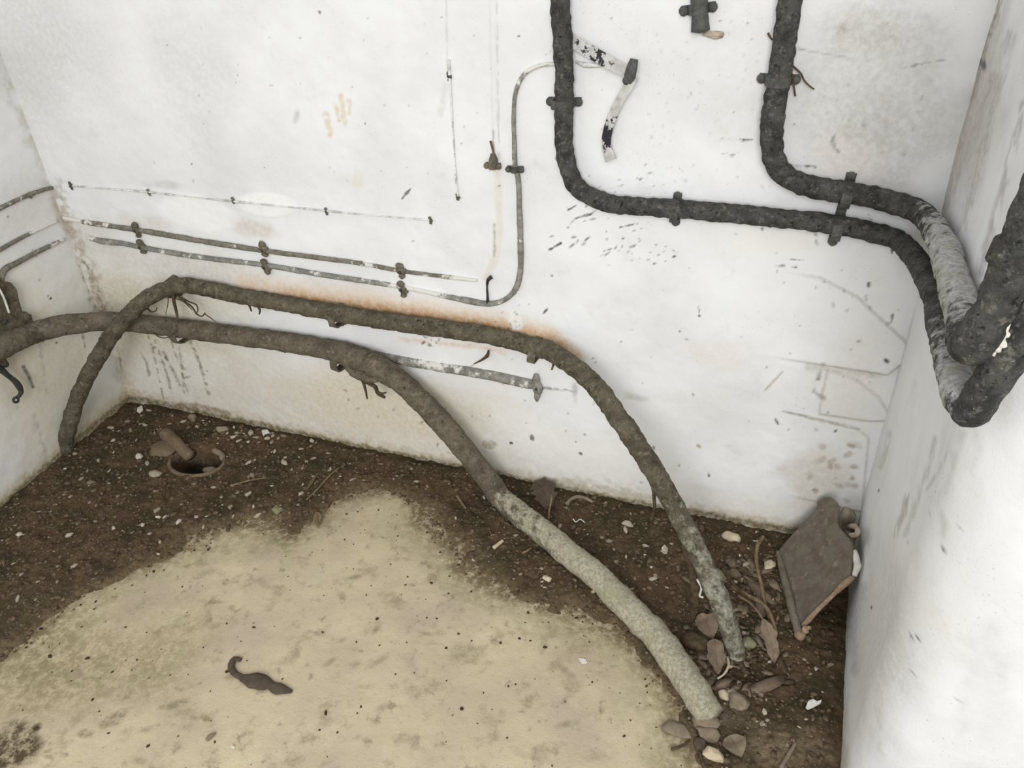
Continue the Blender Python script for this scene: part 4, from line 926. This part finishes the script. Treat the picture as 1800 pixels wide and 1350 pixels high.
stone('pale grey block just above the cream stone', 1246, 1294, (.032, .018, .02), M_stone, 4)
stone('cream stone at the bottom edge of the picture', 1254, 1327, (.024, .016, .016), M_cream, 5)
stone('reddish lump left of the cream stone', 1230, 1312, (.014, .02, .012), M_peel, 6)
stone('flat brown lump half on the sand by the stones', 1192, 1285, (.034, .022, .010), M_stone, 7)
stone('cream pebble left of the silted cable', 961, 1018, (.014, .012, .009), M_cream, 8)
stone('ring shaped pale lump of lime below the back wall', 1287, 945, (.026, .02, .014), M_cream, 9)
stone('pale double lump left of the metal plate', 1351, 997, (.018, .022, .013), M_cream, 10)
stone('upright grey shard against the back wall foot', 340, 738, (.018, .014, .026), M_stone, 11)
stone('whitish crumbly lump left of the drain', 274, 834, (.024, .016, .012), M_chip, 1)
stone('square pale chip left of the drain', 244, 803, (.016, .013, .008), M_chip, 2)
stone('flat pale chip near the left wall foot', 161, 848, (.022, .012, .006), M_stone, 3)
stone('pale chunk by the wall right of the shard', 392, 757, (.028, .018, .014), M_chip, 4)
stone('pinkish brown lump beside the cable foot', 1292, 1010, (.02, .016, .014), M_tan, 5)
stone('mossy clod touching the upper cable', 1268, 1015, (.018, .016, .018), M_green, 6)
stone('pale lump right of the dead root loop', 1104, 923, (.018, .012, .010), M_chip, 7)
stone('pale stone at the upper sand edge', 487, 897, (.018, .022, .010), M_green, 8)
stone('dark rounded clod left of the folded leaf', 1226, 1132, (.035, .03, .026), M_root, 9)
stone('white pebble in a small hollow of the sand', 410, 1313, (.005, .004, .004), M_white, 9)
# sharp flat chips
def shard(label, pxs, mat=M_white, th=.004, lift=.004, cat='chip', name='flat_chip'):
    g = ground(*np.mean(pxs, 0)); zz = g[2] + lift
    fn = lambda x, y, o: FL(x, y, zz + o)
    o = slab(name, pxs, fn, th, np.array([0, 0, 1.]), mat, bev=.001); return tagset(o, label, cat)
shard('white angular shell chip on the soil by the right wall', [(1416, 1245), (1420, 1234), (1428, 1230), (1436, 1234), (1444, 1232), (1442, 1237), (1430, 1244), (1420, 1248)])
shard('small white chip alone on the sand', [(1017, 1158), (1029, 1159), (1032, 1166), (1023, 1167)], th=.003, lift=.0)
shard('white flake near the corner by the wall foot', [(242, 718), (250, 714), (252, 721), (246, 727), (241, 724)])
shard('white forked flake right of the pale chunk', [(460, 758), (470, 756), (474, 761), (466, 764), (463, 768)])
# dark curled peel on the sand
pel = thing('dark_peel', 'dark brown curled peel lying on the sand', 'peel', ground(460, 1195))
gp = [ground(x, y) + np.array([0, 0, .004]) for x, y in [(424, 1162), (412, 1160), (407, 1172), (414, 1186), (430, 1194)]]
tube('curled_tail', gp, .0085, M_peel, pel, lump=.15, seg=10, rs=[.7, .9, 1, .85, 1.0], squash=(np.array([0, 0, 1.]), .5))
gp = [ground(x, y) + np.array([0, 0, .005]) for x, y in [(426, 1193), (445, 1198), (462, 1202), (476, 1207), (492, 1213), (514, 1218)]]
tube('flat_body', gp, .017, M_peel, pel, lump=.3, seg=12, rs=[.55, 1.1, 1.15, .7, .85, .25], squash=(np.array([0, 0, 1.]), .4), lf=45)
o = tube('seed_husk', [ground(x, y) + np.array([0, 0, .003]) for x, y in [(364, 1302), (370, 1296), (380, 1290)]], .006, M_stone, lump=.2, seg=9, rs=[.7, 1, .3]); tagset(o, 'small pale husk left of the white pebble', 'husk')
o = tube('seed_husk', [ground(x, y) + np.array([0, 0, .002]) for x, y in [(573, 1250), (573, 1258)]], .0036, M_crumb, lump=.2, seg=9, rs=[.6, 1, .6]); tagset(o, 'dark oblong seed lying on the sand at the bottom', 'seed')

# ------------------------------------------------------------------ scattered chips, grit and crumbs
meshes = []
for s in range(10):
    V, fc = rock_geo(60 + s, 1, .3, cut=5); meshes.append(make_mesh('stone_chip', V * np.array([1, .75, .5]), fc, M_chip, False))
rg = np.random.RandomState(5); spots = []
while len(spots) < 230:  # chance spots; the measured ones follow
    if rg.rand() < .62: x, y = rg.uniform(0, 760), rg.uniform(705, 1080)
    else: x, y = rg.uniform(760, 1480), rg.uniform(830, 1320)
    p = FL(x, y)
    if not (0.07 < p[0] < 2.44 and p[1] < -0.02): continue
    sdv = sand_sd(p[None, :2])[0]
    if sdv < 0.02: continue
    if pit(p[None, :2])[0] > .05: continue
    keep = .35 + .65 * math.exp(-abs(p[1]) / .18) if x < 760 else .5
    if rg.rand() > keep: continue
    spots.append((x, y))
for x, y in [(463, 757), (480, 767), (432, 766), (425, 758), (408, 770), (400, 762), (418, 776), (499, 767), (452, 770), (478, 762), (233, 832), (199, 775), (195, 752), (208, 873), (290, 909), (315, 917), (345, 909), (389, 875), (410, 908), (405, 892), (132, 995), (513, 826), (500, 814), (580, 827), (1168, 968), (1155, 915), (1195, 860), (1400, 938), (1330, 935), (1165, 970), (1135, 960), (416, 766), (422, 774), (441, 762), (470, 771), (436, 777), (489, 771), (455, 778), (548, 776), (530, 790), (512, 780), (478, 778), (300, 745), (322, 742), (226, 742), (262, 722)]: spots.append((x, y))
for x, y in spots:
    s = float(np.clip(rg.lognormal(math.log(.0058 if (x, y) not in spots[230:] else .0085), .4), .003, .014))
    o = bpy.data.objects.new('stone_chip', meshes[rg.randint(10)]); COL.objects.link(o)
    g = ground(x, y); o.location = (g[0], g[1], g[2] + s * .15); o.scale = (s * rg.uniform(.9, 1.5), s * rg.uniform(.7, 1.1), s)
    o.rotation_euler = (rg.uniform(-.4, .4), rg.uniform(-.4, .4), rg.uniform(0, 6.28))
    if y < 760 and x < 330: lab = 'small pale stone chip in the soil of the far left corner'
    elif 330 <= x < 620 and y < 800: lab = 'small pale stone chip along the foot of the back wall beyond the drain'
    elif x < 240 and y < 940: lab = 'small pale stone chip in the soil by the left wall foot'
    elif x < 420 and y < 900: lab = 'small pale stone chip in the soil around the floor drain'
    elif x < 420: lab = 'small pale stone chip in the left soil near the sand edge'
    elif x < 800: lab = 'small pale stone chip in the soil between sand and back wall'
    elif y > 1190: lab = 'small pale stone chip in the soil at the lower right'
    elif x < 1000 + (y - 930) * .9: lab = 'small pale stone chip in the soil around the silted cable'
    elif x < 1190 + (y - 900) * .35: lab = 'small pale stone chip in the soil between the two heavy cables'
    else: lab = 'small pale stone chip in the soil between upper cable and right wall'
    tagset(o, lab, 'stone chip', lab.replace('small pale stone chip', 'pale chips'))
def scatter(name, n, box, cond, size, mat, label, cat, seed, flat=.55, elong=1.6):
    rg = np.random.RandomState(seed); base = [rock_geo(80 + s, 1, .3, cut=4) for s in range(5)]
    XY = []
    while len(XY) < n:
        q = np.column_stack([rg.uniform(box[0], box[2], 4000), rg.uniform(box[1], box[3], 4000)]); q = q[cond(q, rg)]; XY += list(q)
    XY = np.array(XY[:n]); z, _ = soil_z(XY); z = np.maximum(z, ZF); Vs = []; Fs = []; o_ = 0
    for i in range(n):
        V, fc = base[rg.randint(5)]; s = float(np.clip(rg.lognormal(math.log(size), .45), size * .4, size * 3)); a = rg.uniform(0, 6.28); c, sn = math.cos(a), math.sin(a)
        V = V * np.array([s * rg.uniform(1, elong), s, s * flat]) @ np.array([[c, sn, 0], [-sn, c, 0], [0, 0, 1]]) + np.array([XY[i, 0], XY[i, 1], z[i] + s * .15])
        Vs.append(V); Fs.append(np.array(fc) + o_); o_ += len(V)
    o = mobj(name, np.vstack(Vs), np.vstack(Fs), mat, smooth=False); return tagset(o, label, cat, kind='stuff')
def in_soil(q, rg): return (sand_sd(q) > 0.0) & (q[:, 0] > .07) & (q[:, 0] < 2.45) & (q[:, 1] < -.01) & (pit(q) < .2)
def on_sand(q, rg):
    sd = sand_sd(q); return (sd < 0.02) & (rg.rand(len(q)) < (.12 + .88 * np.exp(sd / .06)))
scatter('soil_grit', 5200, (.05, -1.0, 2.46, 0), in_soil, .0032, M_grit, 'fine brown grit mixed into the dark soil', 'grit', 3)
scatter('pale_grit', 700, (.05, -1.0, 2.46, 0), in_soil, .0022, M_chip, 'tiny pale crumbs peppering the dark soil', 'grit', 4)
scatter('soil_crumbs', 460, (.1, -1.15, 2.3, -.05), on_sand, .0019, M_crumb, 'dark crumbs of soil dotted over the sandy concrete', 'crumbs', 6)

def litter(q, rg):
    u = project(np.column_stack([q, np.zeros(len(q))])); return (u[:, 0] > 1205) & (u[:, 0] < 1400) & (u[:, 1] > 985) & (u[:, 1] < 1215) & (rg.rand(len(q)) < np.exp(-((u[:, 0] - 1290) / 90) ** 2)) & (q[:, 0] < 2.44)
scatter('leaf_litter', 170, (1.9, -.8, 2.44, -.05), litter, .0065, M_leaf, 'broken brown leaf litter around the foot of the upper cable', 'leaf litter', 8, .18, 3.2)
scatter('dark_litter', 150, (1.9, -.8, 2.44, -.05), litter, .0055, M_root, 'dark rotted plant scraps around the foot of the upper cable', 'leaf litter', 9, .3, 3.5)
